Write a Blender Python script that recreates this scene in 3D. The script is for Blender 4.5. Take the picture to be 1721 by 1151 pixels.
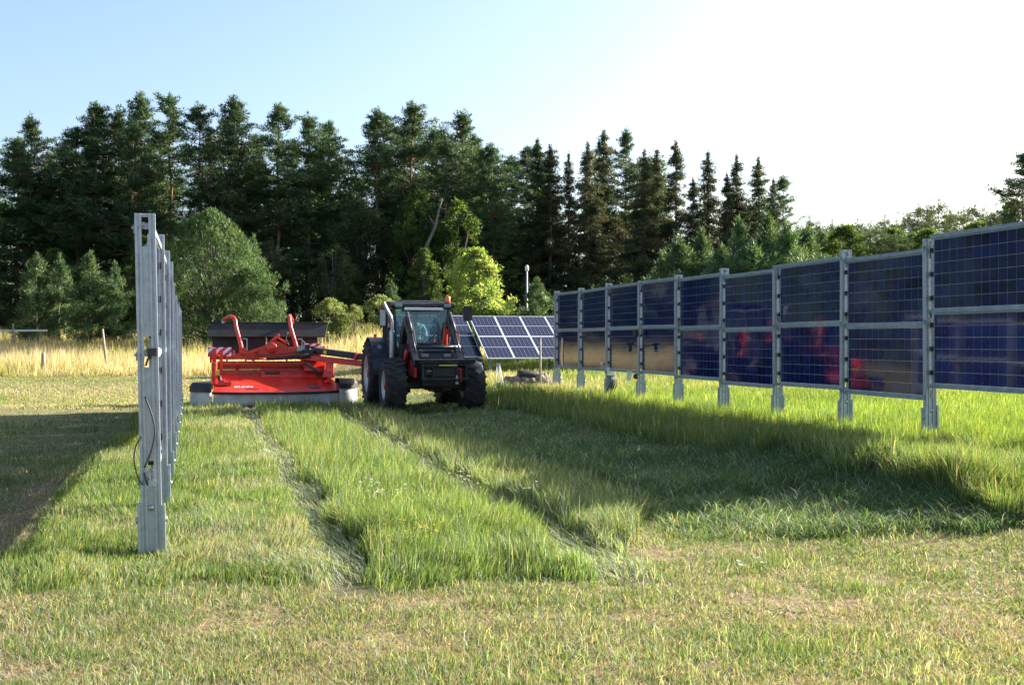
import bpy, bmesh, math, random
import numpy as np
from mathutils import Vector, Matrix

for o in list(bpy.data.objects):
    bpy.data.objects.remove(o)
S = bpy.context.scene
COL = S.collection
R = math.radians
F, HZ, EYE = 1880.0, 573.0, 1.72          # focal length and horizon in photo pixels, eye height in metres

# ------------------------------------------------------------------ camera, sky, sun, exposure
cd = bpy.data.cameras.new('camera')
cam = bpy.data.objects.new('camera', cd)
COL.objects.link(cam)
cam.location = (0, 0, EYE)
cam.rotation_euler = (R(90), 0, 0)
cd.sensor_width = 36
cd.lens = 36 * F / 1721
cd.shift_y = -2.5 / 1721
cd.clip_end = 3000
S.camera = cam

SUN_EL, SUN_AZ = 24.0, 61.0               # degrees; azimuth clockwise from +Y
w = bpy.data.worlds.new('World')
S.world = w
w.use_nodes = True
nt = w.node_tree
sky = nt.nodes.new('ShaderNodeTexSky')
sky.sky_type = 'NISHITA'
sky.sun_disc = False
sky.sun_elevation = R(SUN_EL)
sky.sun_rotation = R(SUN_AZ)
sky.altitude = 50
sky.air_density = 1.0
sky.dust_density = 2.8
sky.ozone_density = 2.2
nt.nodes['Background'].inputs[1].default_value = 0.094
nt.links.new(sky.outputs[0], nt.nodes['Background'].inputs[0])

sl = bpy.data.lights.new('sun', 'SUN')
sl.energy = 5.0
sl.angle = R(0.53)
sl.color = (1.0, 0.95, 0.87)
sun = bpy.data.objects.new('sun', sl)
COL.objects.link(sun)
sun.location = (40, 20, 30)
_d = Vector((math.sin(R(SUN_AZ)) * math.cos(R(SUN_EL)), math.cos(R(SUN_AZ)) * math.cos(R(SUN_EL)), math.sin(R(SUN_EL))))
sun.rotation_euler = (-_d).to_track_quat('-Z', 'Y').to_euler()

S.view_settings.view_transform = 'Standard'
S.view_settings.look = 'None'
S.view_settings.gamma = 1
S.view_settings.use_curve_mapping = False
S.view_settings.exposure = 1.72
S.cycles.max_bounces = 6
S.cycles.diffuse_bounces = 3
S.cycles.glossy_bounces = 3
S.cycles.transmission_bounces = 5
S.cycles.transparent_max_bounces = 10
S.cycles.sample_clamp_indirect = 6

# ------------------------------------------------------------------ helpers
def vnoise(x, y, seed=0):
    rs = np.random.RandomState(seed)
    t = rs.rand(256, 256)
    xi, yi = np.floor(x).astype(int), np.floor(y).astype(int)
    fx, fy = x - xi, y - yi
    fx, fy = fx * fx * (3 - 2 * fx), fy * fy * (3 - 2 * fy)
    a, b = t[xi % 256, yi % 256], t[(xi + 1) % 256, yi % 256]
    c, d = t[xi % 256, (yi + 1) % 256], t[(xi + 1) % 256, (yi + 1) % 256]
    return (a * (1 - fx) + b * fx) * (1 - fy) + (c * (1 - fx) + d * fx) * fy

def fbm(x, y, f, seed=0):
    return (vnoise(x * f, y * f, seed) * .55 + vnoise(x * f * 2.1, y * f * 2.1, seed + 1) * .3 + vnoise(x * f * 4.3, y * f * 4.3, seed + 2) * .15)

def ss(t):
    t = np.clip(t, 0, 1)
    return t * t * (3 - 2 * t)

CU, SU = .964, .264                       # the solar rows run along (-SU, CU); u is measured across them
ROT = math.atan2(SU, CU)
def uv(x, y):
    return CU * x + SU * y, -SU * x + CU * y

def terrain(x, y):
    x, y = np.asarray(x, float), np.asarray(y, float)
    u, v = uv(x, y)
    z = .35 * ss((u - 4.4) / 5.4) * ss((y + 2) / 12)
    yc = np.minimum(y, 80)
    z = z + .02 * np.maximum(0, yc - 34) + 1.1 * ss((yc - 46) / 22)
    inrow = ss((y - 7.4) / .8) * (v < 31)
    z = z - .03 * inrow * (np.exp(-((u - 1.02) / .2) ** 2) + np.exp(-((u - 2.95) / .22) ** 2))
    z = z + .03 * (fbm(x, y, .9, 5) - .5) + .016 * (fbm(x, y, 3.1, 8) - .5) - .03 * np.exp(-((x + 2.93) ** 2 + (y - 9.1) ** 2) / .6)
    wr = ss((u - 4.2) / .5) * ss((7.0 - u) / .6) * ss((y - 9.5) / 2) * (y < 26)
    z = z + wr * .06 * ss((fbm(x, y, 1.1, 41) - .42) / .25)
    wr2 = np.exp(-((u - 6.9) / .45) ** 2) * ss((v - 8.2) / 1.2) * ss((14.5 - v) / 2.5)
    z = z + wr2 * (.13 + .16 * fbm(x, y, 1.6, 43))
    return z

def tz(x, y):
    return float(terrain(np.array([x]), np.array([y]))[0])

def at(px, Y):
    return (px - 860.5) / F * Y
def hz(py, Y):
    return EYE + (HZ - py) / F * Y

def tag(o, label, cat=None, group=None, kind=None):
    if label: o['label'] = label
    if cat: o['category'] = cat
    if group: o['group'] = group
    if kind: o['kind'] = kind
    return o

def empty(name, loc=(0, 0, 0), rz=0.0):
    o = bpy.data.objects.new(name, None)
    o.empty_display_size = .2
    COL.objects.link(o)
    o.location = loc
    o.rotation_euler = (0, 0, rz)
    return o

def link_mesh(name, me, parent=None, loc=None, rot=None):
    o = bpy.data.objects.new(name, me)
    COL.objects.link(o)
    if parent: o.parent = parent
    if loc: o.location = loc
    if rot: o.rotation_euler = rot
    return o

def copy_tree(o, parent=None):
    c = o.copy()
    COL.objects.link(c)
    c.parent = parent
    for ch in list(o.children):
        copy_tree(ch, c)
    return c

class MB:
    def __init__(s):
        s.v, s.f, s.m, s.sm = [], [], [], []
    def add(s, vs, fs, mi=0, smooth=False):
        b = len(s.v)
        s.v += [tuple(p) for p in vs]
        for q in fs:
            s.f.append(tuple(b + i for i in q)); s.m.append(mi); s.sm.append(smooth)
        return s
    def box(s, c, d, mi=0, rot=None, taper=1.0, tx=None):
        x, y, z = d[0] / 2, d[1] / 2, d[2] / 2
        tx = taper if tx is None else tx
        vs = [(-x, -y, -z), (x, -y, -z), (x, y, -z), (-x, y, -z), (-x * tx, -y * taper, z), (x * tx, -y * taper, z), (x * tx, y * taper, z), (-x * tx, y * taper, z)]
        if rot is not None:
            M = rot if isinstance(rot, Matrix) else Matrix.Rotation(rot[2], 3, 'Z') @ Matrix.Rotation(rot[1], 3, 'Y') @ Matrix.Rotation(rot[0], 3, 'X')
            vs = [tuple(M @ Vector(p)) for p in vs]
        vs = [(p[0] + c[0], p[1] + c[1], p[2] + c[2]) for p in vs]
        return s.add(vs, [(0, 3, 2, 1), (4, 5, 6, 7), (0, 1, 5, 4), (1, 2, 6, 5), (2, 3, 7, 6), (3, 0, 4, 7)], mi)
    def bar(s, p0, p1, wd, h, mi=0, up=(0, 0, 1)):
        p0, p1 = Vector(p0), Vector(p1)
        d = (p1 - p0); L = d.length; d.normalize()
        x = d.cross(Vector(up))
        if x.length < 1e-4: x = d.cross(Vector((1, 0, 0)))
        x.normalize(); z = x.cross(d)
        M = Matrix((x, d, z)).transposed()
        return s.box((p0 + p1) / 2, (wd, L, h), mi, M)
    def tube(s, pts, r, n=8, mi=0, cap=True, smooth=True):
        pts = [Vector(p) for p in pts]
        rr = r if isinstance(r, (list, tuple)) else [r] * len(pts)
        vs, fs = [], []
        t0 = (pts[1] - pts[0]).normalized()
        a = t0.cross(Vector((0, 0, 1)))
        if a.length < .05: a = t0.cross(Vector((1, 0, 0)))
        a.normalize()
        for i, p in enumerate(pts):
            t = (pts[min(i + 1, len(pts) - 1)] - pts[max(i - 1, 0)]).normalized()
            a = (a - t * a.dot(t)).normalized(); b = t.cross(a)
            for k in range(n):
                th = 2 * math.pi * k / n
                vs.append(p + (a * math.cos(th) + b * math.sin(th)) * rr[i])
        for i in range(len(pts) - 1):
            for k in range(n):
                fs.append((i * n + k, i * n + (k + 1) % n, (i + 1) * n + (k + 1) % n, (i + 1) * n + k))
        s.add(vs, fs, mi, smooth)
        if cap:
            b = len(s.v) - len(vs)
            s.f.append(tuple(b + k for k in reversed(range(n)))); s.m.append(mi); s.sm.append(False)
            e = b + (len(pts) - 1) * n
            s.f.append(tuple(e + k for k in range(n))); s.m.append(mi); s.sm.append(False)
        return s
    def prism(s, poly, axis, a, b, mi=0, smooth=False):
        n = len(poly)
        def P(q, t):
            return {'x': (t, q[0], q[1]), 'y': (q[0], t, q[1]), 'z': (q[0], q[1], t)}[axis]
        vs = [P(q, a) for q in poly] + [P(q, b) for q in poly]
        fs = [(i, (i + 1) % n, n + (i + 1) % n, n + i) for i in range(n)]
        s.add(vs, fs, mi, smooth)
        s.add(vs, [tuple(reversed(range(n))), tuple(range(n, 2 * n))], mi)
        return s
    def lathe(s, prof, n=24, axis='x', c=(0, 0, 0), mi=0, smooth=True):
        vs, fs = [], []
        for (r, h) in prof:
            for k in range(n):
                th = 2 * math.pi * k / n
                a, b = r * math.cos(th), r * math.sin(th)
                p = {'x': (h, a, b), 'y': (a, h, b), 'z': (a, b, h)}[axis]
                vs.append((p[0] + c[0], p[1] + c[1], p[2] + c[2]))
        m = len(prof)
        for i in range(m - 1):
            for k in range(n):
                fs.append((i * n + k, i * n + (k + 1) % n, (i + 1) * n + (k + 1) % n, (i + 1) * n + k))
        return s.add(vs, fs, mi, smooth)
    def ball(s, c, r, mi=0, n=12, m=8):
        prof = [(max(1e-4, math.sin(math.pi * i / m)), -math.cos(math.pi * i / m)) for i in range(m + 1)]
        vs0 = len(s.v)
        s.lathe(prof, n, 'z', (0, 0, 0), mi)
        r = r if isinstance(r, (tuple, list)) else (r, r, r)
        for i in range(vs0, len(s.v)):
            p = s.v[i]; s.v[i] = (p[0] * r[0] + c[0], p[1] * r[1] + c[1], p[2] * r[2] + c[2])
        return s
    def mesh(s, name, mats):
        me = bpy.data.meshes.new(name)
        me.from_pydata(s.v, [], s.f)
        for mt in (mats if isinstance(mats, (list, tuple)) else [mats]): me.materials.append(mt)
        me.polygons.foreach_set('material_index', s.m)
        me.polygons.foreach_set('use_smooth', s.sm)
        me.update()
        bm = bmesh.new(); bm.from_mesh(me); bmesh.ops.recalc_face_normals(bm, faces=bm.faces); bm.to_mesh(me); bm.free()
        return me
    def build(s, name, mats, parent=None, bevel=0, loc=None, rot=None):
        o = link_mesh(name, s.mesh(name, mats), parent, loc, rot)
        if bevel:
            b = o.modifiers.new('bevel', 'BEVEL'); b.width = bevel; b.segments = 2; b.limit_method = 'ANGLE'; b.angle_limit = R(40)
        return o

# ------------------------------------------------------------------ materials
def mat(name, col, rough=.5, metal=0., coat=0., var=.0, scale=8., bump=0., dirt=None, dirt_amt=.35, spec=.5):
    m = bpy.data.materials.new(name); m.use_nodes = True
    n = m.node_tree.nodes; L = m.node_tree.links
    p = n['Principled BSDF']
    p.inputs['Roughness'].default_value = rough
    p.inputs['Metallic'].default_value = metal
    p.inputs['Coat Weight'].default_value = coat
    p.inputs['Coat Roughness'].default_value = .08
    p.inputs['Specular IOR Level'].default_value = spec
    p.inputs['Base Color'].default_value = (*col, 1)
    if var or dirt or bump:
        tc = n.new('ShaderNodeTexCoord')
        no = n.new('ShaderNodeTexNoise'); no.inputs['Scale'].default_value = scale; no.inputs['Detail'].default_value = 6
        L.new(tc.outputs['Object'], no.inputs['Vector'])
        cr = n.new('ShaderNodeMapRange'); cr.inputs['From Min'].default_value = .3; cr.inputs['From Max'].default_value = .7
        L.new(no.outputs['Fac'], cr.inputs['Value'])
        mx = n.new('ShaderNodeMix'); mx.data_type = 'RGBA'
        lo = tuple(max(0, c * (1 - var)) for c in col); hi = tuple(min(1, c * (1 + var)) for c in col)
        mx.inputs['A'].default_value = (*lo, 1); mx.inputs['B'].default_value = (*hi, 1)
        L.new(cr.outputs[0], mx.inputs['Factor'])
        out = mx.outputs['Result']
        if dirt:
            n2 = n.new('ShaderNodeTexNoise'); n2.inputs['Scale'].default_value = scale * .45; n2.inputs['Detail'].default_value = 8; n2.inputs['Roughness'].default_value = .7
            L.new(tc.outputs['Object'], n2.inputs['Vector'])
            mr = n.new('ShaderNodeMapRange'); mr.inputs['From Min'].default_value = .48; mr.inputs['From Max'].default_value = .72; mr.inputs['To Max'].default_value = dirt_amt
            L.new(n2.outputs['Fac'], mr.inputs['Value'])
            m2 = n.new('ShaderNodeMix'); m2.data_type = 'RGBA'
            L.new(mr.outputs[0], m2.inputs['Factor']); L.new(out, m2.inputs['A']); m2.inputs['B'].default_value = (*dirt, 1)
            out = m2.outputs['Result']
            rr = n.new('ShaderNodeMapRange'); rr.inputs['To Min'].default_value = rough; rr.inputs['To Max'].default_value = min(1, rough + .4)
            L.new(mr.outputs[0], rr.inputs['Value']); L.new(rr.outputs[0], p.inputs['Roughness'])
        L.new(out, p.inputs['Base Color'])
        if bump:
            b = n.new('ShaderNodeBump'); b.inputs['Strength'].default_value = bump; b.inputs['Distance'].default_value = .02
            L.new(no.outputs['Fac'], b.inputs['Height']); L.new(b.outputs[0], p.inputs['Normal'])
    return m

DUST = (.30, .25, .16)
M = {}
M['red'] = mat('red paint', (.62, .028, .012), .32, coat=.5, var=.10, scale=5, dirt=(.42, .16, .08), dirt_amt=.35)
M['darkred'] = mat('dark red paint', (.30, .015, .012), .4, coat=.3, var=.15, dirt=DUST, dirt_amt=.2)
M['black'] = mat('black paint', (.010, .010, .013), .45, coat=.15, var=.25, scale=6, dirt=DUST, dirt_amt=.18)
M['navy'] = mat('blue black paint', (.010, .012, .022), .38, coat=.25, var=.2, scale=6, dirt=DUST, dirt_amt=.12)
M['plastic'] = mat('black plastic', (.02, .02, .022), .55, var=.25, dirt=DUST, dirt_amt=.2)
M['curtain_dark'] = mat('black rubber curtain', (.018, .018, .02), .7, var=.3, scale=3, dirt=DUST, dirt_amt=.12)
M['rubber'] = mat('tyre rubber', (.022, .022, .024), .8, var=.3, scale=9, bump=.3, dirt=(.16, .13, .09), dirt_amt=.35)
M['rim'] = mat('rim paint', (.50, .50, .50), .4, metal=.3, var=.1, dirt=DUST, dirt_amt=.3)
M['canvas'] = mat('grey canvas', (.48, .48, .47), .85, var=.12, scale=4, dirt=(.30, .28, .22), dirt_amt=.45)
M['white'] = mat('white paint', (.75, .75, .73), .5, var=.06, dirt=DUST, dirt_amt=.15)
M['orange'] = mat('orange lens', (.85, .16, .02), .2, coat=.6)
M['steel'] = mat('bright steel', (.42, .42, .43), .35, metal=.9, var=.15)
M['galv'] = mat('galvanised steel', (.43, .47, .52), .42, metal=.6, var=.12, scale=22, dirt=(.30, .32, .34), dirt_amt=.4)
M['galv2'] = mat('dull zinc rail', (.28, .32, .35), .55, metal=.4, var=.2, scale=9, dirt=(.22, .23, .24), dirt_amt=.5)
M['wood'] = mat('weathered wood', (.34, .28, .21), .85, var=.3, scale=12, bump=.4)
M['seat'] = mat('seat fabric', (.05, .05, .06), .9, var=.2)
M['skin'] = mat('skin', (.55, .33, .24), .55, var=.05)
M['shirt'] = mat('pale blue shirt', (.52, .62, .70), .85, var=.08)
M['trousers'] = mat('dark trousers', (.04, .05, .08), .9, var=.1)
M['hair'] = mat('brown hair', (.09, .06, .04), .7, var=.2)
M['rock'] = mat('field stone', (.24, .215, .19), .9, var=.35, scale=6, bump=.6)
M['soil'] = mat('dug soil', (.17, .125, .09), .95, var=.4, scale=7, bump=.7)
M['yellow'] = mat('yellow label', (.75, .60, .05), .5, var=.05)
M['lensgrey'] = mat('lamp glass', (.22, .23, .24), .15, coat=.5)
M['bark_pine'] = mat('pine bark', (.26, .135, .075), .9, var=.45, scale=3, bump=.5, dirt=(.09, .07, .06), dirt_amt=.7)
M['bark_grey'] = mat('grey bark', (.13, .11, .095), .9, var=.4, scale=4, bump=.5)
M['bark_pale'] = mat('pale dead wood', (.17, .155, .14), .8, var=.3, scale=4)

def glass_mat(name, tint, refl=1.0, film=0.06):
    m = bpy.data.materials.new(name); m.use_nodes = True
    n = m.node_tree.nodes; L = m.node_tree.links
    n.remove(n['Principled BSDF'])
    t = n.new('ShaderNodeBsdfTransparent'); t.inputs[0].default_value = (*tint, 1)
    g = n.new('ShaderNodeBsdfGlossy'); g.inputs['Roughness'].default_value = .02
    d = n.new('ShaderNodeBsdfDiffuse'); d.inputs[0].default_value = (.5, .6, .62, 1)
    fr = n.new('ShaderNodeFresnel'); fr.inputs[0].default_value = 1.5
    mu = n.new('ShaderNodeMath'); mu.operation = 'MULTIPLY'; mu.inputs[1].default_value = refl
    L.new(fr.outputs[0], mu.inputs[0])
    a = n.new('ShaderNodeMixShader'); a.inputs[0].default_value = film
    L.new(t.outputs[0], a.inputs[1]); L.new(d.outputs[0], a.inputs[2])
    b = n.new('ShaderNodeMixShader')
    L.new(mu.outputs[0], b.inputs[0]); L.new(a.outputs[0], b.inputs[1]); L.new(g.outputs[0], b.inputs[2])
    L.new(b.outputs[0], n['Material Output'].inputs[0])
    return m
M['glass'] = glass_mat('cab glass', (.62, .80, .82), 1.6, .10)
M['sheet'] = glass_mat('module glass sheet', (.60, .62, .62), .6, .40)

def cell_mat():
    m = bpy.data.materials.new('silicon cell'); m.use_nodes = True
    n = m.node_tree.nodes; L = m.node_tree.links
    p = n['Principled BSDF']
    oi = n.new('ShaderNodeAttribute'); oi.attribute_name = 'tone'
    ob = n.new('ShaderNodeObjectInfo')
    geo = n.new('ShaderNodeAttribute'); geo.attribute_name = 'single'
    ad = n.new('ShaderNodeMath'); ad.operation = 'MULTIPLY_ADD'
    L.new(ob.outputs['Random'], ad.inputs[0]); L.new(geo.outputs['Fac'], ad.inputs[1]); L.new(oi.outputs['Fac'], ad.inputs[2])
    cr = n.new('ShaderNodeValToRGB')
    e = cr.color_ramp.elements
    e[0].position = 0; e[0].color = (.008, .008, .032, 1)
    e[1].position = 1; e[1].color = (.011, .029, .125, 1)
    x = e.new(.3); x.color = (.009, .012, .066, 1)
    x = e.new(.65); x.color = (.009, .017, .088, 1)
    L.new(ad.outputs[0], cr.inputs[0])
    tc = n.new('ShaderNodeTexCoord')
    vo = n.new('ShaderNodeTexVoronoi'); vo.inputs['Scale'].default_value = 60
    L.new(tc.outputs['Object'], vo.inputs['Vector'])
    mx = n.new('ShaderNodeMix'); mx.data_type = 'RGBA'; mx.blend_type = 'MULTIPLY'; mx.inputs['Factor'].default_value = .25
    L.new(cr.outputs[0], mx.inputs['A']); L.new(vo.outputs['Color'], mx.inputs['B'])
    L.new(mx.outputs['Result'], p.inputs['Base Color'])
    p.inputs['Roughness'].default_value = .055
    p.inputs['IOR'].default_value = 1.5
    no = n.new('ShaderNodeTexNoise'); no.inputs['Scale'].default_value = 1.3; no.inputs['Detail'].default_value = 2
    L.new(tc.outputs['Object'], no.inputs['Vector'])
    b = n.new('ShaderNodeBump'); b.inputs['Strength'].default_value = .06; b.inputs['Distance'].default_value = .05
    L.new(no.outputs['Fac'], b.inputs['Height']); L.new(b.outputs[0], p.inputs['Normal'])
    return m
M['cell'] = cell_mat()

def foliage_mat(name, trans=.35, gloss=.3, objvar=.25):
    """colour comes from the leaf's own colour attribute, varied a little from plant to plant"""
    m = bpy.data.materials.new(name); m.use_nodes = True
    n = m.node_tree.nodes; L = m.node_tree.links
    p = n['Principled BSDF']; p.inputs['Roughness'].default_value = .55; p.inputs['Specular IOR Level'].default_value = gloss
    at_ = n.new('ShaderNodeAttribute'); at_.attribute_name = 'Col'
    oi = n.new('ShaderNodeObjectInfo')
    mr = n.new('ShaderNodeMapRange'); mr.inputs['To Min'].default_value = 1 - objvar; mr.inputs['To Max'].default_value = 1 + objvar
    L.new(oi.outputs['Random'], mr.inputs['Value'])
    hs = n.new('ShaderNodeHueSaturation'); L.new(at_.outputs['Color'], hs.inputs['Color']); L.new(mr.outputs[0], hs.inputs['Value'])
    L.new(hs.outputs[0], p.inputs['Base Color'])
    t = n.new('ShaderNodeBsdfTranslucent')
    br = n.new('ShaderNodeMix'); br.data_type = 'RGBA'; br.blend_type = 'MULTIPLY'; br.inputs['Factor'].default_value = 1
    br.inputs['B'].default_value = (1.25, 1.15, .55, 1)
    L.new(hs.outputs[0], br.inputs['A']); L.new(br.outputs['Result'], t.inputs[0])
    mx = n.new('ShaderNodeMixShader'); mx.inputs[0].default_value = trans
    L.new(p.outputs[0], mx.inputs[1]); L.new(t.outputs[0], mx.inputs[2])
    L.new(mx.outputs[0], n['Material Output'].inputs[0])
    return m
M['blade'] = foliage_mat('grass blade', .5, .35, 0)
M['needle'] = foliage_mat('needles', .32, .25, .25)
M['leaf'] = foliage_mat('leaves', .62, .35, .12)
M['petal'] = foliage_mat('petals', .3, .2, 0)

def soup(name, V, Fc, C, material, parent=None):
    """one mesh out of numpy triangles with a colour per vertex"""
    me = bpy.data.meshes.new(name)
    nv, nf = len(V), len(Fc)
    me.vertices.add(nv); me.vertices.foreach_set('co', np.ascontiguousarray(V, np.float32).ravel())
    me.loops.add(nf * 3); me.loops.foreach_set('vertex_index', np.ascontiguousarray(Fc, np.int32).ravel())
    me.polygons.add(nf); me.polygons.foreach_set('loop_start', np.arange(0, nf * 3, 3, dtype=np.int32))
    a = me.color_attributes.new('Col', 'FLOAT_COLOR', 'POINT')
    a.data.foreach_set('color', np.concatenate([np.clip(C, 0, 1), np.ones((nv, 1))], 1).astype(np.float32).ravel())
    me.materials.append(material)
    me.update(calc_edges=True)
    return link_mesh(name, me, parent)
# ------------------------------------------------------------------ ground sheet
def zones(x, y):
    """masks of how the meadow is kept: mown, strips of standing grass, wheel tracks"""
    u, v = uv(x, y)
    e = (fbm(x, y, 1.3, 21) - .5)
    e2 = (fbm(x, y, 4.0, 25) - .5)
    uu = u + .42 * e + .30 * e2
    fr = y - 7.75 + 1.5 * e + .7 * e2 - .05 * x
    on = fr > 0
    cut = v > 30.4
    z = np.zeros(x.shape, int)                     # 0 mown front / right lawn
    z[uu < -1.5] = 1                              # left lawn
    a = on & ~cut
    z[a & (uu >= -1.5) & (uu < .85)] = 2          # knee-low strip at the left row
    z[a & (uu >= .85) & (uu < 1.2)] = 3            # wheel track
    z[a & (uu >= 1.2) & (uu < 2.68)] = 4           # tall strip
    z[a & (uu >= 2.68) & (uu < 3.18)] = 3
    z[a & (uu >= 3.18) & (uu < 4.15 - .95 * ss((11.2 - y) / 2.6))] = 5   # tall strip beside the fresh cut
    z[(uu >= 4.15) & (uu < 6.7) & (y > 9.6) & (v < 33)] = 6        # fresh cut
    z[(uu >= 6.7) & (uu < 8.5) & (v > 8.2 + e)] = 7    # tall strip along the panels
    z[(uu >= 8.5)] = 8                             # bright grass under and beyond the panels
    z[(y > 46.5 - .10 * x * 0 + 1.2 * e) & (x < -8)] = 9   # dry bank
    z[(y > 52 + 2 * e) & (x >= -8) & (x < 0)] = 9
    z[(y > 60 + 2 * e) & (x >= 0)] = 9
    return z, u, v

gx = np.concatenate([-np.geomspace(900, 26, 26)[:-1], np.linspace(-26, 26, 240), np.geomspace(26, 900, 26)[1:]])
gy = np.concatenate([np.linspace(-30, 3, 14)[:-1], np.linspace(3, 30, 230), np.geomspace(30, 95, 90)[1:], np.geomspace(95, 1200, 24)[1:]])
GX, GY = np.meshgrid(gx, gy)
GZ = terrain(GX.ravel(), GY.ravel()).reshape(GX.shape)
nx, ny = len(gx), len(gy)
V = np.stack([GX.ravel(), GY.ravel(), GZ.ravel()], 1)
idx = np.arange(nx * ny).reshape(ny, nx)
q = np.stack([idx[:-1, :-1], idx[:-1, 1:], idx[1:, 1:], idx[1:, :-1]], -1).reshape(-1, 4)
T = np.concatenate([q[:, [0, 1, 2]], q[:, [0, 2, 3]]])
zc, _, _ = zones(V[:, 0], V[:, 1])
base = np.array([[.24, .19, .115], [.22, .205, .11], [.14, .145, .055], [.17, .155, .085], [.09, .11, .035], [.09, .11, .035], [.13, .15, .06], [.09, .11, .03], [.14, .17, .04], [.33, .28, .15]])
nn = fbm(V[:, 0], V[:, 1], 1.7, 31)[:, None]
nf_ = fbm(V[:, 0], V[:, 1], .35, 33)[:, None]
soil_u, soil_v = uv(V[:, 0], V[:, 1])
def strip_bare(u, v, x, y):
    return np.clip(1.35 - np.abs(u + 1.78 + .25 * (fbm(x, y, .9, 35) - .5)) / .22, 0, 1) * ss((v - 7.6) / .8) * ss((17 - v) / 3)
C = base[zc] * (.65 + .7 * nn) * (.8 + .4 * nf_)
bare = strip_bare(soil_u, soil_v, V[:, 0], V[:, 1])[:, None]
C = C * (1 - bare) + bare * np.array([[.27, .19, .13]]) * (.7 + .6 * nn)
gm = mat('meadow soil', (.2, .2, .1), .95, spec=.15)
n = gm.node_tree.nodes; L = gm.node_tree.links; p = n['Principled BSDF']
a_ = n.new('ShaderNodeAttribute'); a_.attribute_name = 'Col'
tc = n.new('ShaderNodeTexCoord'); no = n.new('ShaderNodeTexNoise'); no.inputs['Scale'].default_value = 14; no.inputs['Detail'].default_value = 9; no.inputs['Roughness'].default_value = .72
L.new(tc.outputs['Object'], no.inputs['Vector'])
cr = n.new('ShaderNodeValToRGB'); cr.color_ramp.elements[0].position = .3; cr.color_ramp.elements[0].color = (.45, .42, .38, 1); cr.color_ramp.elements[1].position = .7; cr.color_ramp.elements[1].color = (1.35, 1.3, 1.15, 1)
L.new(no.outputs['Fac'], cr.inputs[0])
mm = n.new('ShaderNodeMix'); mm.data_type = 'RGBA'; mm.blend_type = 'MULTIPLY'; mm.inputs['Factor'].default_value = 1
L.new(a_.outputs['Color'], mm.inputs['A']); L.new(cr.outputs[0], mm.inputs['B']); L.new(mm.outputs['Result'], p.inputs['Base Color'])
bp = n.new('ShaderNodeBump'); bp.inputs['Strength'].default_value = .8; bp.inputs['Distance'].default_value = .03
L.new(no.outputs['Fac'], bp.inputs['Height']); L.new(bp.outputs[0], p.inputs['Normal'])
ground = soup('ground', V, T, C, gm)
ground.data.polygons.foreach_set('use_smooth', [True] * len(T))
tag(ground, 'meadow ground of short mown grass rising gently towards the forest', 'ground', kind='structure')

# ------------------------------------------------------------------ grass
RS = np.random.RandomState(7)
def scatter(N, y0, y1, edge=1.14, side=1.9):
    N = int(N * 1.12)
    iy = RS.uniform(1 / y1, 1 / y0, N)
    y = 1 / iy
    x = RS.uniform(-1, 1, N) * (.4575 * y * edge + side)
    return x, y

def blades(x, y, h, wd, az, lean, col, tip, seg=1, lift=None):
    """tapered blades; lean is the sideways reach as a share of the length, bent towards az"""
    N = len(x)
    z = terrain(x, y) + (0 if lift is None else lift)
    fa = RS.uniform(0, 2 * np.pi, N)
    sx, sy = np.cos(fa) * wd / 2, np.sin(fa) * wd / 2
    lx, ly = np.cos(az) * lean * h, np.sin(az) * lean * h
    hh = h * np.sqrt(np.maximum(.02, 1 - np.minimum(lean, .985) ** 2))
    zb = z - .01
    P0 = np.stack([x - sx, y - sy, zb], 1); P1 = np.stack([x + sx, y + sy, zb], 1)
    TP = np.stack([x + lx, y + ly, z + hh], 1)
    i = np.arange(N)
    if seg == 1:
        V = np.concatenate([P0, P1, TP]); Fc = np.stack([i, i + N, i + 2 * N], 1)
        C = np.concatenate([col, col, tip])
    else:
        mx, my, mz = x + lx * .32, y + ly * .32, z + hh * .62
        A = np.stack([mx - sx * .75, my - sy * .75, mz], 1); B = np.stack([mx + sx * .75, my + sy * .75, mz], 1)
        V = np.concatenate([P0, P1, A, B, TP])
        Fc = np.concatenate([np.stack([i, i + N, i + 3 * N], 1), np.stack([i, i + 3 * N, i + 2 * N], 1), np.stack([i + 2 * N, i + 3 * N, i + 4 * N], 1)])
        mc = (col + tip) / 2
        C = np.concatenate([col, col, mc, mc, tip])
    return V, Fc, C

def merge(parts):
    Vs, Fs, Cs, b = [], [], [], 0
    for V, Fc, C in parts:
        Vs.append(V); Fs.append(Fc + b); Cs.append(C); b += len(V)
    return np.concatenate(Vs), np.concatenate(Fs), np.concatenate(Cs)

def pick(N, cols, probs, jit=.25):
    c = np.array(cols)[RS.choice(len(cols), N, p=np.array(probs) / np.sum(probs))]
    return c * (1 + jit * (RS.rand(N, 1) * 2 - 1)) * (1 + .12 * (RS.rand(N, 3) * 2 - 1))

G1, G2, G3 = (.130, .210, .064), (.19, .270, .088), (.088, .160, .055)
ST, ST2, BR, SV = (.48, .425, .31), (.37, .315, .225), (.27, .19, .14), (.40, .46, .34)

def sel(x, y, zs):
    z, u, v = zones(x, y)
    k = np.isin(z, zs)
    return x[k], y[k], u[k], v[k], z[k]

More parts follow.
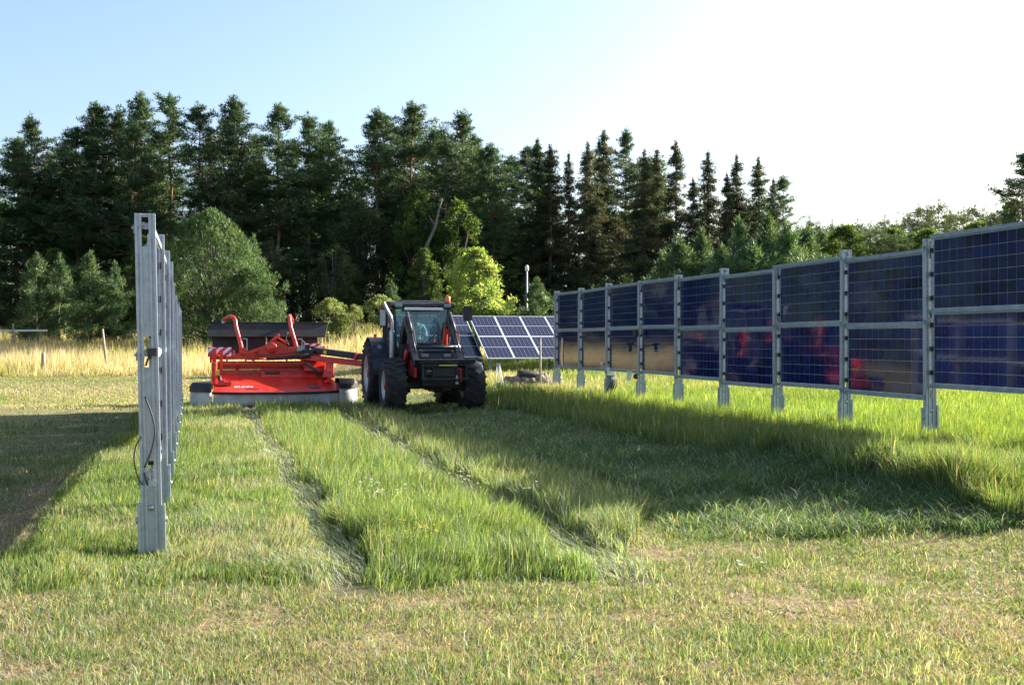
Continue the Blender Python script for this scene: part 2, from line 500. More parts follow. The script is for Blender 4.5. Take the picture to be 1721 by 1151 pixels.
# mown turf
parts = []
x, y = scatter(620000, 4.9, 46)
x, y, u, v, z = sel(x, y, [0, 1, 6])
k = RS.rand(len(x)) > np.maximum(.92 * strip_bare(u, v, x, y), .85 * ss((fbm(x, y, 1.9, 57) - .60) / .07) * (y < 12))
x, y, u, v, z = x[k], y[k], u[k], v[k], z[k]
pt = fbm(x, y, .8, 51); pf = fbm(x, y, 3.5, 53)
dry = np.clip((pt - .44) * 3.4 + (pf - .5) * 1.6 + .42 * (y < 7.7) + (z == 1) * (-.10 + .40 * ss((y - 20) / 9)) - .10 * (z == 0) * (y > 7.7) - .6 * (z == 6) + .12, 0, 1)
isd = RS.rand(len(x)) < dry * .60
col = np.where(isd[:, None], pick(len(x), [ST, ST2, BR, SV], [4, 3, 2, 1]), pick(len(x), [G1, G2, G3, ST], [5, 4, 3, .5]))
tuft = .45 + 1.7 * np.clip(fbm(x, y, 2.6, 55) - .30, 0, 1)
h = (.018 + .042 * RS.rand(len(x)) ** 2) * tuft * (1 + .012 * y)
h = np.where(isd, h * .85, h * 1.1) * np.where((z == 1) & (y < 26), .9 + 1.6 * ss((fbm(x, y, .45, 59) - .42) / .2), 1)
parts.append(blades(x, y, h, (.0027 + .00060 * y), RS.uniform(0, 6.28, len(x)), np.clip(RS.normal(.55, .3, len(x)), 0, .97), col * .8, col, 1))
# scattered longer sprigs and flat clippings on the turf
x, y = scatter(60000, 4.9, 26)
x, y, u, v, z = sel(x, y, [0, 1, 6])
k = fbm(x, y, 1.9, 61) > .47
x, y = x[k], y[k]
col = pick(len(x), [G2, G1, ST, SV], [4, 3, 2, 2])
parts.append(blades(x, y, RS.uniform(.045, .105, len(x)), .0026 + .0005 * y, RS.uniform(0, 6.28, len(x)), np.clip(RS.normal(.6, .25, len(x)), 0, .95), col * .8, col, 2))
# dead clippings and small round weed leaves lying close to the soil
for (N, cs, pr, w0, l0, l1) in ((110000, [ST, ST2, BR, SV], [5, 3, 2, 2], .0032, .02, .06), (45000, [G1, G2, G3], [2, 3, 2], .016, .012, .028)):
    x, y = scatter(N, 4.9, 20)
    x, y, u, v, z = sel(x, y, [0, 1, 6])
    if w0 > .01:
        k = fbm(x, y, 1.3, 65) > .5; x, y = x[k], y[k]
    col = pick(len(x), cs, pr)
    parts.append(blades(x, y, RS.uniform(l0, l1, len(x)), w0 + .0004 * y, RS.uniform(0, 6.28, len(x)), np.clip(RS.normal(.9, .1, len(x)), .5, .985), col, col, 1, lift=RS.rand(len(x)) * .025))
tag(soup('mown_grass', *merge(parts), M['blade']), 'short mown grass with straw coloured patches covering the field', 'grass', kind='stuff')

# standing strips
parts = []
for (N, y0, y1, seg) in ((430000, 7.0, 15, 2), (230000, 15, 34, 1)):
    x, y = scatter(N, y0, y1)
    x, y, u, v, z = sel(x, y, [2, 4, 5, 7, 8])
    k = RS.rand(len(x)) < .12 + .88 * ss((y - 7.55 + 1.0 * (fbm(x, y, 2.4, 97) - .5)) / 1.3)
    x, y, u, v, z = x[k], y[k], u[k], v[k], z[k]
    n_ = len(x)
    H = np.select([z == 2, z == 4, z == 5, z == 7], [.15, .235, .235, .28], .19)
    tf = fbm(x, y, 1.5, 71); t2 = fbm(x, y, 5.5, 73)
    H = H * (.30 + .85 * tf + .75 * t2) * RS.uniform(.55, 1.2, n_)
    H = H * (1 - .75 * np.exp(-((x + 2.93) ** 2 + (y - 8.75) ** 2) / .10))
    H = H * (.35 + .65 * ss((y - 7.3) / 2.6 + .5 * (fbm(x, y, 2.2, 79) - .5)))
    col = pick(n_, [G1, G2, G3, ST, SV], [4, 5, 3, .6, .5])
    yel = np.clip(fbm(x, y, .7, 75) - .35, 0, 1)[:, None]
    lush = np.select([z == 4, z == 7, z == 8, z == 2], [1.10, .92, 1.08, 1.0], 1.0)[:, None] * (.72 + .56 * fbm(x, y, .55, 85))[:, None] * (.8 + .4 * fbm(x, y, 2.7, 87))[:, None]
    col = col * lush * np.where((z == 8)[:, None], np.array([[.95, 1.0, .6]]), 1.0) * (1 + yel * np.array([.45, .25, 0]))
    strawy = (z == 2) & (RS.rand(n_) < np.clip((fbm(x, y, 1.1, 77) - .42) * 2.0, 0, .5))
    col = np.where(strawy[:, None], pick(n_, [ST, ST2, SV], [3, 2, 2]), col)
    silver = (z == 5) & (RS.rand(n_) < .35)
    col = np.where(silver[:, None], pick(n_, [SV, ST, G2], [4, 1, 2]), col)
    az = RS.uniform(0, 6.28, n_)
    swirl = fbm(x, y, 1.1, 89) * 12.5 + RS.normal(0, .6, n_)
    az = np.where(RS.rand(n_) < .62, swirl, az)
    ln = np.clip(RS.normal(.30, .2, n_) + .9 * np.clip(fbm(x, y, 1.4, 95) - .5, 0, 1) + .12 * (z == 5), 0, .93)
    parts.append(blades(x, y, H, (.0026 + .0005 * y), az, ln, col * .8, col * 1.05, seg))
# flattened wheel tracks: blades combed across, their sheen put in as silvery colour
for (N, y0, y1) in ((300000, 7.3, 18), (90000, 18, 32)):
    x, y = scatter(N, y0, y1)
    z, u, v = zones(x, y)
    k = (z == 3) | ((z == 2) & (u > .1) & (RS.rand(len(x)) < .75 * ss((u - .1) / .5))) | ((z == 5) & (u < 3.9) & (RS.rand(len(x)) < .35))
    k &= RS.rand(len(x)) < .85 * ss((y - 7.7) / 1.3)
    x, y, u, v = x[k], y[k], u[k], v[k]
    col = pick(len(x), [SV, (.46, .52, .42), G1, G2, ST], [5, 4, 1.5, 2, .8])
    az = np.pi + ROT + RS.normal(0, .8, len(x))
    parts.append(blades(x, y, RS.uniform(.08, .19, len(x)), .0032 + .0005 * y, az, np.clip(RS.normal(.84, .14, len(x)), .3, .98), col * .85, col, 2))
# seed stalks above the tall strips
x, y = scatter(5000, 7.9, 30)
x, y, u, v, z = sel(x, y, [4, 5, 7])
col = pick(len(x), [ST, SV, G2], [1, 2, 3])
parts.append(blades(x, y, RS.uniform(.22, .40, len(x)), .0022 + .0003 * y, RS.uniform(0, 6.28, len(x)), np.clip(RS.normal(.25, .15, len(x)), 0, .8), col, col, 2))
tag(soup('tall_grass', *merge(parts), M['blade']), 'standing green meadow grass left in strips between the wheel tracks', 'grass', kind='stuff')

# cut swath: loose stems lying in heaps on the fresh cut
parts = []
x, y = scatter(330000, 8.0, 30)
z, u, v = zones(x, y)
heap = fbm(x, y, 1.1, 41)
k = ((z == 6) & (RS.rand(len(x)) < np.clip((heap - .38) * 4, .12, 1))) | ((np.abs(u - 6.9) < .75 + .2 * (heap - .5)) & (v > 8.0) & (v < 14.5))
x, y, u, v, heap = x[k], y[k], u[k], v[k], heap[k]
col = pick(len(x), [(.11, .20, .08), (.15, .24, .10), (.085, .16, .065), SV, ST], [4, 4, 3, 1.2, .5])
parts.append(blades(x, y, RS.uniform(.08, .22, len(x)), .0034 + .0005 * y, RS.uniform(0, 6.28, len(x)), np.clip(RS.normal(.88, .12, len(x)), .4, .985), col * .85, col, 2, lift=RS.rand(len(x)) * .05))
tag(soup('cut_grass', *merge(parts), M['blade']), 'freshly cut grass lying in low heaps beside the panel row', 'cut grass', kind='stuff')

# dry bank
parts = []
x, y = scatter(150000, 44, 74, 1.15, 2)
x, y, u, v, z = sel(x, y, [9])
k = (RS.rand(len(x)) < .8) & ((x < 3) | (RS.rand(len(x)) < .25))
x, y = x[k], y[k]
g = np.clip((fbm(x, y, .22, 81) - .46) * 4 + .45 * (y < 50), 0, 1)
isg = RS.rand(len(x)) < g * .75
col = np.where(isg[:, None], pick(len(x), [(.26, .27, .09), (.33, .33, .11)], [1, 1]), pick(len(x), [(.68, .60, .43), (.60, .52, .36), (.50, .42, .30)], [3, 3, 1]))
h = RS.uniform(.35, .95, len(x)) * (.6 + .7 * fbm(x, y, .5, 83)) * (.5 + .5 * ss((y - 46) / 4))
parts.append(blades(x, y, h, RS.uniform(.02, .045, len(x)), RS.uniform(0, 6.28, len(x)), np.clip(RS.normal(.3, .2, len(x)), 0, .8), col, col, 1))
tag(soup('dry_grass', *merge(parts), M['blade']), 'tall dry straw coloured grass on the bank before the forest', 'grass', kind='stuff')

# far lawn (behind tractor and panels) in coarser blades
x, y = scatter(160000, 28, 60)
x, y, u, v, z = sel(x, y, [0, 1, 8])
dry = np.clip((fbm(x, y, .25, 91) - .4) * 2 + .35 * (x < -4), 0, .8)
isd = RS.rand(len(x)) < dry
col = np.where(isd[:, None], pick(len(x), [ST, (.42, .385, .23)], [1, 2]), pick(len(x), [G2, G1, (.27, .30, .09)], [3, 1, 2]))
h = np.where(z == 8, RS.uniform(.10, .28, len(x)), RS.uniform(.03, .09, len(x)))
tag(soup('field_grass', *blades(x, y, h, .012 + .0006 * y, RS.uniform(0, 6.28, len(x)), np.clip(RS.normal(.45, .25, len(x)), 0, .95), col * .85, col, 1), M['blade']), 'pale yellowish lawn grass of the far field behind the tractor', 'grass', kind='stuff')

# flowers: five petals on a stem
def flower_patch(name, spots, label, petal, size, h0, cat='flower'):
    parts = []
    for (px, Y, n_, sp) in spots:
        cx = at(px, Y)
        x = cx + RS.normal(0, sp, n_); y = Y + RS.normal(0, sp * 1.3, n_)
        h = RS.uniform(.7, 1.15, n_) * h0
        c = np.tile(np.array([[.12, .17, .04]]), (n_, 1))
        parts.append(blades(x, y, h, np.full(n_, .005), RS.uniform(0, 6.28, n_), np.full(n_, .05), c, c, 1))
        z = terrain(x, y) + h
        for k in range(5):
            a = 2 * np.pi * k / 5 + RS.rand(n_)
            s = size * RS.uniform(.7, 1.2, n_)
            c0 = np.stack([x, y, z], 1)
            c1 = np.stack([x + np.cos(a - .45) * s, y + np.sin(a - .45) * s, z + .3 * s], 1)
            c2 = np.stack([x + np.cos(a + .45) * s, y + np.sin(a + .45) * s, z + .3 * s], 1)
            i = np.arange(n_)
            pc = np.array(petal) * RS.uniform(.8, 1.1, (n_, 1))
            parts.append((np.concatenate([c0, c1, c2]), np.stack([i, i + n_, i + 2 * n_], 1), np.concatenate([pc, pc, pc])))
    tag(soup(name, *merge(parts), M['petal']), label, cat, kind='stuff')
flower_patch('yellow_flowers', [(115, 10.4, 16, .12), (80, 9.6, 12, .2), (60, 8.9, 10, .2), (700, 8.7, 12, .12), (730, 8.6, 6, .08), (690, 9.0, 6, .1), (490, 23, 60, .8), (520, 21, 40, .6), (590, 23, 40, .7), (420, 16, 14, .7), (330, 13, 12, .7), (480, 14, 16, .6), (300, 17, 14, .6), (1300, 17.5, 26, .8), (1430, 16, 20, .6), (1550, 15.5, 18, .5), (860, 27, 20, .8)],
             'small yellow buttercups scattered through the standing grass', (.80, .58, .03), .016, .27)
flower_patch('white_flowers', [(635, 11.0, 9, .08), (620, 11.3, 4, .05), (670, 11.0, 4, .05), (795, 12.0, 8, .10), (770, 12.2, 6, .06), (905, 11.4, 4, .12), (1262, 7.2, 5, .06)],
             'white flower heads among the tall grass strip', (.72, .70, .66), .022, .30)
x = at(np.array([990, 995, 978, 1003, 985.]), 13.2) + 0 * np.arange(5); y = np.full(5, 13.2) + np.array([0, .1, -.1, .2, .15])
c = np.tile(np.array([[.50, .36, .17]]), (5, 1))
tag(soup('dry_stalks', *blades(x, y, np.array([.30, .24, .22, .16, .2]), np.full(5, .022), np.array([.3, 2, 3, .2, 1.5]), np.full(5, .12), c * .8, c, 2), M['blade']), 'few dry brown sorrel stalks standing in the cut grass', 'stalks', kind='stuff')
# ------------------------------------------------------------------ vertical solar rows
SP = 2.15
RAILZ = (.58, 1.62, 2.65)
CW, CH, NXC, NYC = .1572, .1528, 12, 6
PX_, PZ_ = .1625, .158

def cell_box(mb, cy, cz):
    mb.box((0, cy, cz), (.007, CW, CH))
cb = MB(); cell_box(cb, 0, 0)
cell_mesh = cb.mesh('cell', M['cell'])
for nm, val in (('single', .75), ('tone', .1)):
    a = cell_mesh.attributes.new(nm, 'FLOAT', 'POINT'); a.data.foreach_set('value', [val] * len(cell_mesh.vertices))
rnd = random.Random(3)
def cells_merged(seed):
    r = random.Random(seed); mb = MB(); tone = []
    cols = [r.random() for _ in range(NXC)]
    for i in range(NXC):
        for j in range(NYC):
            cell_box(mb, (i - (NXC - 1) / 2) * PX_, (j - (NYC - 1) / 2) * PZ_)
            tone += [min(1, .1 + .45 * cols[i] + .35 * r.random())] * 8
    me = mb.mesh('solar_cells', M['cell'])
    a = me.attributes.new('tone', 'FLOAT', 'POINT'); a.data.foreach_set('value', tone)
    return me
cm_var = [cells_merged(s) for s in range(4)]
sheet = MB().box((0, 0, 0), (.0045, 1.972, .968)).mesh('glass_sheet', M['sheet'])
eb = MB(); eb.box((0, 0, 0), (.014, .014, .985)); edge_mesh = eb.mesh('edge_strip', M['steel'])
hb = MB(); hb.box((0, 0, 0), (.016, 1.96, .010)); hedge_mesh = hb.mesh('edge_strip', M['galv2'])
kb = MB(); kb.box((0, 0, 0), (.05, .04, .065)); kb.box((-.02, .02, 0), (.012, .03, .045)); clamp_mesh = kb.mesh('clamp', M['plastic'])

bolt_mesh = MB().lathe([(.001, -.016), (.024, -.016), (.026, 0), (.001, 0)], 10, 'y').mesh('bolt', M['steel'])
bk = MB(); bk.box((.012, -.03, .03), (.035, .03, .05)); bk.box((-.015, -.033, .048), (.03, .024, .03)); bk.box((-.05, -.028, .02), (.11, .012, .022)); bk.box((-.086, 0, .01), (.012, .05, .07)); bk.box((-.094, .0, .02), (.012, .02, .02))
bracket_mesh = bk.mesh('rail_bracket', M['galv2'])
def post_mesh(ztop, zrails, zb):
    """two lipped channels joined by a web plate with openings where the rails pass"""
    m = MB()
    for s in (-1, 1):
        for (xa, xb, yy) in ((.031, .044, -.038), (.044, .062, -.024), (.062, .077, -.038)):
            m.box((s * (xa + xb) / 2, yy, (ztop + zb) / 2), (xb - xa, .004, ztop - zb))
            m.box((s * (xa + xb) / 2, -yy, (ztop + zb) / 2), (xb - xa, .004, ztop - zb))
        for xx in (.044, .062):
            m.box((s * xx, -.031, (ztop + zb) / 2), (.003, .017, ztop - zb))
        m.box((s * .0785, 0, (ztop + zb) / 2), (.0036, .080, ztop - zb))
        m.box((s * .0295, -.026, (ztop + zb) / 2), (.0036, .028, ztop - zb))
    z0 = zb
    cuts = [(zrails[0] - .02, zrails[0] + .20), (zrails[1] - .08, zrails[1] + .17), (zrails[2] - .13, ztop - .03)]
    for (a, b) in cuts + [(ztop, ztop)]:
        if a - z0 > .02: m.box((0, -.020, (z0 + a) / 2), (.055, .004, a - z0))
        z0 = b
    m.box((0, -.018, ztop - .012), (.055, .03, .006))
    return m

def sleeve(m, zb, h, r):
    for s in (-1, 1):
        hh = h + r.uniform(-.05, .03)
        m.box((s * .104, 0, zb + hh / 2 - .1), (.006, .10, hh + .2))
        m.box((s * .093, -.0505, zb + hh / 2 - .1), (.024, .005, hh + .2))
        m.box((s * .093, .0505, zb + hh / 2 - .1), (.024, .005, hh + .2))
    m.box((0, .052, zb + h / 2 - .12), (.17, .004, h + .2))

def solar_row(name, x0, y0, npost, tops, bays, label, single_bays=(), lean=0.0, seed=1, sleeve_h=.46, rot=ROT):
    root = empty(name, (x0, y0, 0), rot)
    tag(root, label, 'solar fence', 'vertical solar panel rows on the meadow')
    r = random.Random(seed)
    gz = []
    for i in range(npost):
        gz.append(tz(x0 - SU * SP * i, y0 + CU * SP * i))
    gl = [sum(gz) / len(gz)] * npost
    for i in range(npost):
        b = bays[min(i, len(bays) - 1)]
        zr = [gz[i] + q for q in RAILZ]
        p = post_mesh(gz[i] + tops[i], zr, gz[i] - .25).build('post', M['galv'], root, loc=(0, SP * i, 0), rot=(r.uniform(-.004, .004), lean if i == 0 else lean * .45 + r.uniform(-.004, .004), 0))
        m = MB(); sleeve(m, gz[i], sleeve_h, r); m.build('ground_sleeve', M['galv'], p)
        for (xx, zz) in ((0, .40), (.102, .30), (-.102, .30)):
            link_mesh('bolt', bolt_mesh, p, (xx * 1.03, -.022 if xx == 0 else 0, gz[i] + zz), (0, 0, 0 if xx == 0 else math.copysign(math.pi / 2, xx)))
        for q in zr:                                         # clip brackets at the rail openings
            link_mesh('rail_bracket', bracket_mesh, p, (0, 0, q))
    for i in range(npost - 1):
        dz = bays[i]
        g0, g1 = gz[i] + dz, gz[i + 1] + dz
        for q in RAILZ:
            m = MB(); m.bar((-.005, SP * i + .08, g0 + q), (-.005, SP * (i + 1) - .05, g1 + q), .05, .046)
            m.bar((-.005, SP * i + .08, g0 + q + .028), (-.005, SP * (i + 1) - .05, g1 + q + .028), .022, .012)
            m.build('rail', M['galv2'], root)
        for k in range(2):
            zc_ = (g0 + g1) / 2 + (RAILZ[k] + RAILZ[k + 1]) / 2
            pn = link_mesh('solar_panel', sheet, root, (0, SP * (i + .5), zc_), (math.atan2(g1 - g0, SP), r.uniform(-.006, .006), r.uniform(-.005, .005)))
            for e in (-1, 1):
                link_mesh('edge_strip', edge_mesh, pn, (0, e * .991, 0))
                link_mesh('edge_strip', hedge_mesh, pn, (0, 0, e * .4875))
            for e in (-.33, 0, .33):
                link_mesh('clamp', clamp_mesh, pn, (-.006, -1.012, e))
                link_mesh('clamp', clamp_mesh, pn, (-.006, 1.012, e), (0, 0, math.pi))
            if i in single_bays:
                for a in range(NXC):
                    for c in range(NYC):
                        link_mesh('cell', cell_mesh, pn, (0, (a - (NXC - 1) / 2) * PX_, (c - (NYC - 1) / 2) * PZ_))
            else:
                o = link_mesh('solar_cells', cm_var[(2 * i + k + seed) % 4], pn)
                o['kind'] = 'stuff'
    return root, gz

right_row, rgz = solar_row('solar_fence', 6.40, 13.53, 10, [2.95, 2.79, 2.80, 2.70, 2.79, 2.79, 2.76, 2.81, 2.80, 2.80],
                           [.16, -.02, .03, -.03, .03, .07, .06, .05, .06, .06],
                           'row of upright blue solar panels receding on galvanised posts beside the tall grass', (0, 1), 0, 4)
left_row, lgz = solar_row('solar_fence', -2.925, 9.10, 10, [2.785, 2.78, 2.79, 2.80, 2.62, 2.50, 2.36, 2.5, 2.5, 2.5],
                          [.0, 0, .0, 0, -.15, -.25, -.35, -.25, -.2],
                          'row of upright solar panels seen edge-on behind its grey slotted end post', (), -.0215, 9, rot=math.atan(.286))

# cables hanging at the left end post, and wiring in its openings
m = MB()
def loop(pts, r=.006):
    P = [Vector(p) for p in pts]; out = []
    for i in range(len(P) - 1):
        a, b, c, d = P[max(i - 1, 0)], P[i], P[i + 1], P[min(i + 2, len(P) - 1)]
        for t in (0, .25, .5, .75):
            out.append(.5 * ((2 * b) + (c - a) * t + (2 * a - 5 * b + 4 * c - d) * t * t + (3 * b - a - 3 * c + d) * t ** 3))
    out.append(P[-1])
    m.tube(out, r, 6)
loop([(-.055, -.06, 1.27), (.0, -.075, 1.12), (.022, -.08, .98), (-.01, -.07, .82), (-.06, -.06, .70)], .007)
loop([(-.085, -.05, .95), (-.13, -.03, .86), (-.14, -.03, .75), (-.11, -.04, .62), (-.075, -.055, .56)], .005)
loop([(-.06, -.06, .66), (-.045, -.06, .58), (-.01, -.05, .55)], .007)
loop([(-.05, -.055, 1.52), (-.02, -.05, 1.60), (.03, -.05, 1.63)], .009)
m.build('cable', M['plastic'], left_row)
m = MB(); m.box((0, -.05, 1.63), (.07, .05, .06)); m.box((-.02, -.055, 1.60), (.03, .03, .05)); m.build('connector', M['plastic'], left_row)
m = MB(); m.box((0, -.05, .57), (.06, .04, .05)); m.box((.012, -.055, .63), (.02, .02, .09)); m.box((-.014, -.055, .63), (.015, .02, .07)); m.build('connector', M['galv'], left_row)

# measuring gear on the right row (posts five and six from the near end)
def rp(i): return SP * i
m = MB(); m.bar((-.09, rp(6), rgz[6] + 1.25), (-.30, rp(6) - .12, rgz[6] + 1.27), .02, .02); m.box((-.32, rp(6) - .14, rgz[6] + 1.30), (.16, .05, .05)); m.box((-.32, rp(6) - .14, rgz[6] + 1.20), (.06, .05, .16))
m.build('sensor_arm', M['plastic'], right_row)
m = MB(); m.box((-.13, rp(6), rgz[6] + 1.55), (.07, .14, .16)); m.lathe([(.001, -.04), (.06, -.04), (.06, .0)], 12, 'y', (-.17, rp(6) - .09, rgz[6] + .55)); m.build('junction_box', M['plastic'], right_row)
m = MB(); m.box((-.34, rp(6) - .12, rgz[6] + .57), (.10, .06, .22)); m.bar((-.09, rp(6), rgz[6] + .62), (-.3, rp(6) - .12, rgz[6] + .62), .015, .015); m.build('white_box', M['white'], right_row, .008)
m = MB(); m.box((.03, rp(7) - .09, rgz[7] + .60), (.20, .10, .20)); m.build('white_box', M['white'], right_row, .01)
m = MB()
for k in range(9):
    a = rnd.uniform(-.1, .1)
    loop([(.04 + a * .3, rp(7) - .12, rgz[7] + .52), (.10 + a, rp(7) - .16 + a * .4, rgz[7] + .38), (.04 + a * 1.2, rp(7) - .18, rgz[7] + .22), (-.03 + a, rp(7) - .15, rgz[7] + .04)], .012)
m.build('cable_bundle', M['plastic'], right_row)

# ------------------------------------------------------------------ tilted array behind the tractor
def grid_mat():
    m = bpy.data.materials.new('framed module cells'); m.use_nodes = True
    n = m.node_tree.nodes; L = m.node_tree.links; p = n['Principled BSDF']
    tc = n.new('ShaderNodeTexCoord'); sx = n.new('ShaderNodeSeparateXYZ'); L.new(tc.outputs['Object'], sx.inputs[0])
    def line(sock, pitch, wd, off):
        a = n.new('ShaderNodeMath'); a.operation = 'ADD'; a.inputs[1].default_value = 50 * pitch + off; L.new(sock, a.inputs[0])
        b = n.new('ShaderNodeMath'); b.operation = 'MODULO'; b.inputs[1].default_value = pitch; L.new(a.outputs[0], b.inputs[0])
        c = n.new('ShaderNodeMath'); c.operation = 'LESS_THAN'; c.inputs[1].default_value = wd; L.new(b.outputs[0], c.inputs[0])
        return c.outputs[0]
    lx = line(sx.outputs['X'], .166, .012, .006); ly = line(sx.outputs['Y'], .0825, .006, .003)
    pr = n.new('ShaderNodeMath'); pr.operation = 'MULTIPLY'; L.new(lx, pr.inputs[0]); L.new(line(sx.outputs['Y'], .165, .022, .011), pr.inputs[1])
    s1 = n.new('ShaderNodeMath'); s1.operation = 'MAXIMUM'; L.new(lx, s1.inputs[0]); L.new(ly, s1.inputs[1])
    m1 = n.new('ShaderNodeMix'); m1.data_type = 'RGBA'; m1.inputs['A'].default_value = (.014, .014, .034, 1); m1.inputs['B'].default_value = (.10, .10, .15, 1); L.new(s1.outputs[0], m1.inputs['Factor'])
    m2 = n.new('ShaderNodeMix'); m2.data_type = 'RGBA'; m2.inputs['B'].default_value = (.75, .75, .78, 1); L.new(pr.outputs[0], m2.inputs['Factor']); L.new(m1.outputs['Result'], m2.inputs['A'])
    L.new(m2.outputs['Result'], p.inputs['Base Color']); p.inputs['Roughness'].default_value = .12
    return m
M['modgrid'] = grid_mat()
M['alu'] = mat('module frame', (.78, .79, .80), .4, metal=.3)
MW, MH = 1.03, 1.72
mod_mesh = MB().box((0, 0, .014), (MW - .05, MH - .05, .03)).mesh('solar_panel', M['modgrid'])
fb = MB()
for s in (-1, 1):
    fb.box((s * (MW / 2 - .016), 0, .012), (.032, MH - .002, .042)); fb.box((0, s * (MH / 2 - .016), .012), (MW - .064, .032, .042))
fb.box((0, 0, .031), (MW - .07, .022, .004))
modframe_mesh = fb.mesh('frame', M['alu'])

def tilted_table(x0, y0, xs, zlow, label):
    root = empty('solar_table', (x0, y0, tz(x0, y0)), ROT)
    tag(root, label, 'solar array', 'tilted solar tables behind the tractor')
    tilt = R(28)
    for i in xs:
        for j in range(2):
            s = (j + .5) * (MH + .015)
            pn = link_mesh('solar_panel', mod_mesh, root, ((i + .5) * (MW + .012), s * math.cos(tilt), zlow + s * math.sin(tilt)), (tilt, 0, 0))
            link_mesh('frame', modframe_mesh, pn)
    xa, xb = min(xs) * 1.042, (max(xs) + 1) * 1.042
    for s in (.5, 1.3, 2.2, 3.0):
        MB().bar((xa, s * math.cos(tilt), zlow + s * math.sin(tilt) - .05), (xb, s * math.cos(tilt), zlow + s * math.sin(tilt) - .05), .05, .06).build('rail', M['galv2'], root)
    for xx in (xa + .25, (xa + xb) / 2, xb - .5):
        for s in (.7, 2.7):
            MB().bar((xx, s * math.cos(tilt), -.2), (xx, s * math.cos(tilt), zlow + s * math.sin(tilt) - .08), .08, .06, up=(0, 1, 0)).build('leg', M['galv2'], root)
        MB().bar((xx, .4, zlow + .10), (xx, 2.75, zlow + 1.34), .05, .07).build('brace', M['galv2'], root)
    return root
tilted_table(at(819, 41.3), 41.3, range(0, 6), .57, 'tilted table of dark solar panels in white frames behind the near panel row')
tilted_table(at(812, 42.2), 42.2, range(-3, 0), .57, 'smaller tilted solar table partly hidden behind the tractor mirror')
# ------------------------------------------------------------------ tractor
TX, TY = -1.92, 26.85
trac = tag(empty('tractor', (TX, TY, tz(TX, TY)), ROT), 'dark tractor with a front loader frame and orange beacon, driving out between the rows', 'tractor')
trac.scale = (1, 1, .955)

def wheel(r, wd, rim_r, lugs, loc, side):
    hw = wd / 2
    t = MB()
    t.lathe([(rim_r, -hw * .86), (rim_r + .05, -hw * .97), (r * .80, -hw), (r * .93, -hw * .90), (r * .955, -hw * .55), (r * .965, 0), (r * .955, hw * .55), (r * .93, hw * .90), (r * .80, hw), (rim_r + .05, hw * .97), (rim_r, hw * .86)], 40, 'x')
    for k in range(lugs):
        for s in (-1, 1):
            th = 2 * math.pi * (k + (.5 if s > 0 else 0)) / lugs
            prev = None
            for (xx, da, rr) in ((.02, .0, r), (.55, .10, r * .995), (.98, .20, r * .955)):
                a = th + da
                p = Vector((s * hw * xx, rr * math.sin(a), rr * math.cos(a))) * 1.0
                p.y -= .022 * math.sin(a); p.z -= .022 * math.cos(a)
                if prev is not None:
                    am = th + da - .05
                    t.bar(prev, p, .055, .05, 0, (0, math.sin(am), math.cos(am)))
                prev = p
    w_ = t.build('wheel', M['rubber'], trac, loc=loc)
    q = MB(); so = side
    q.lathe([(rim_r + .012, so * hw * .84), (rim_r - .015, so * hw * .88), (rim_r - .05, so * hw * .62), (rim_r * .70, so * hw * .42), (rim_r * .45, so * hw * .40), (rim_r * .42, so * hw * .55), (.001, so * hw * .55)], 28, 'x')
    q.lathe([(rim_r, -hw * .8), (rim_r - .02, 0), (rim_r, hw * .8)], 24, 'x')
    q.build('rim', M['rim'], w_)
    q = MB()
    q.lathe([(.12, so * hw * .55), (.115, so * (hw * .55 + .07)), (.001, so * (hw * .55 + .08))], 16, 'x')
    for k in range(8):
        a = k * math.pi / 4
        q.lathe([(.018, so * hw * .42), (.018, so * (hw * .42 + .03)), (.001, so * (hw * .42 + .03))], 6, 'x', (0, rim_r * .55 * math.sin(a), rim_r * .55 * math.cos(a)))
    q.build('hub', M['red'], w_)
    return w_
FR, RRr = .68, .89
for s in (-1, 1):
    wheel(FR, .50, .36, 20, (s * .95, 0, FR), s)
    wheel(RRr, .58, .50, 22, (s * .96, 2.62, RRr), s)

# chassis, axles, engine
m = MB()
m.box((0, 0, .66), (1.45, .20, .16)); m.box((0, 0, .70), (.34, .40, .30)); m.box((0, 1.2, .80), (.42, 2.6, .40)); m.box((0, 2.62, .89), (1.5, .34, .36))
m.tube([(-.72, .12, .62), (-.3, .30, .62)], .03); m.tube([(.72, .12, .62), (.3, .30, .62)], .03)
m.box((0, -.42, .82), (.56, .34, .36)); m.box((0, -.64, .78), (.70, .14, .20))
for s in (-1, 1):
    m.box((s * .72, 0, .68), (.10, .26, .34))
    m.box((s * .44, 1.7, .62), (.28, .9, .40)); m.box((s * .62, 1.62, .48), (.34, .36, .04)); m.box((s * .62, 1.62, .76), (.30, .32, .04)); m.bar((s * .78, 1.62, .46), (s * .78, 1.62, 1.0), .03, .05)
m.build('chassis', M['plastic'], trac, .012)
m = MB(); m.prism([(-.50, .98), (-.50, 1.36), (-.36, 1.56), (.3, 1.68), (1.22, 1.74), (1.22, .98)], 'x', -.40, .40); hood = m.build('hood', M['navy'], trac, .05)
m = MB(); m.box((0, -.515, 1.20), (.62, .03, .34)); 
for k in range(7): m.box((0, -.535, 1.06 + k * .045), (.56, .012, .016))
m.build('grille', M['plastic'], hood)
for s in (-1, 1):
    m = MB(); m.box((s * .27, -.49, 1.42), (.18, .05, .09)); m.build('headlight', M['lensgrey'], hood, .012)
m = MB(); m.box((0, .35, 1.705), (.50, .7, .05)); m.box((.18, .6, 1.72), (.12, .2, .06)); m.build('hood_scoop', M['plastic'], hood, .01)
m = MB(); 
for s in (-1, 1): m.box((s * .415, .5, 1.12), (.02, 1.2, .32))
m.build('side_panel', M['darkred'], hood)

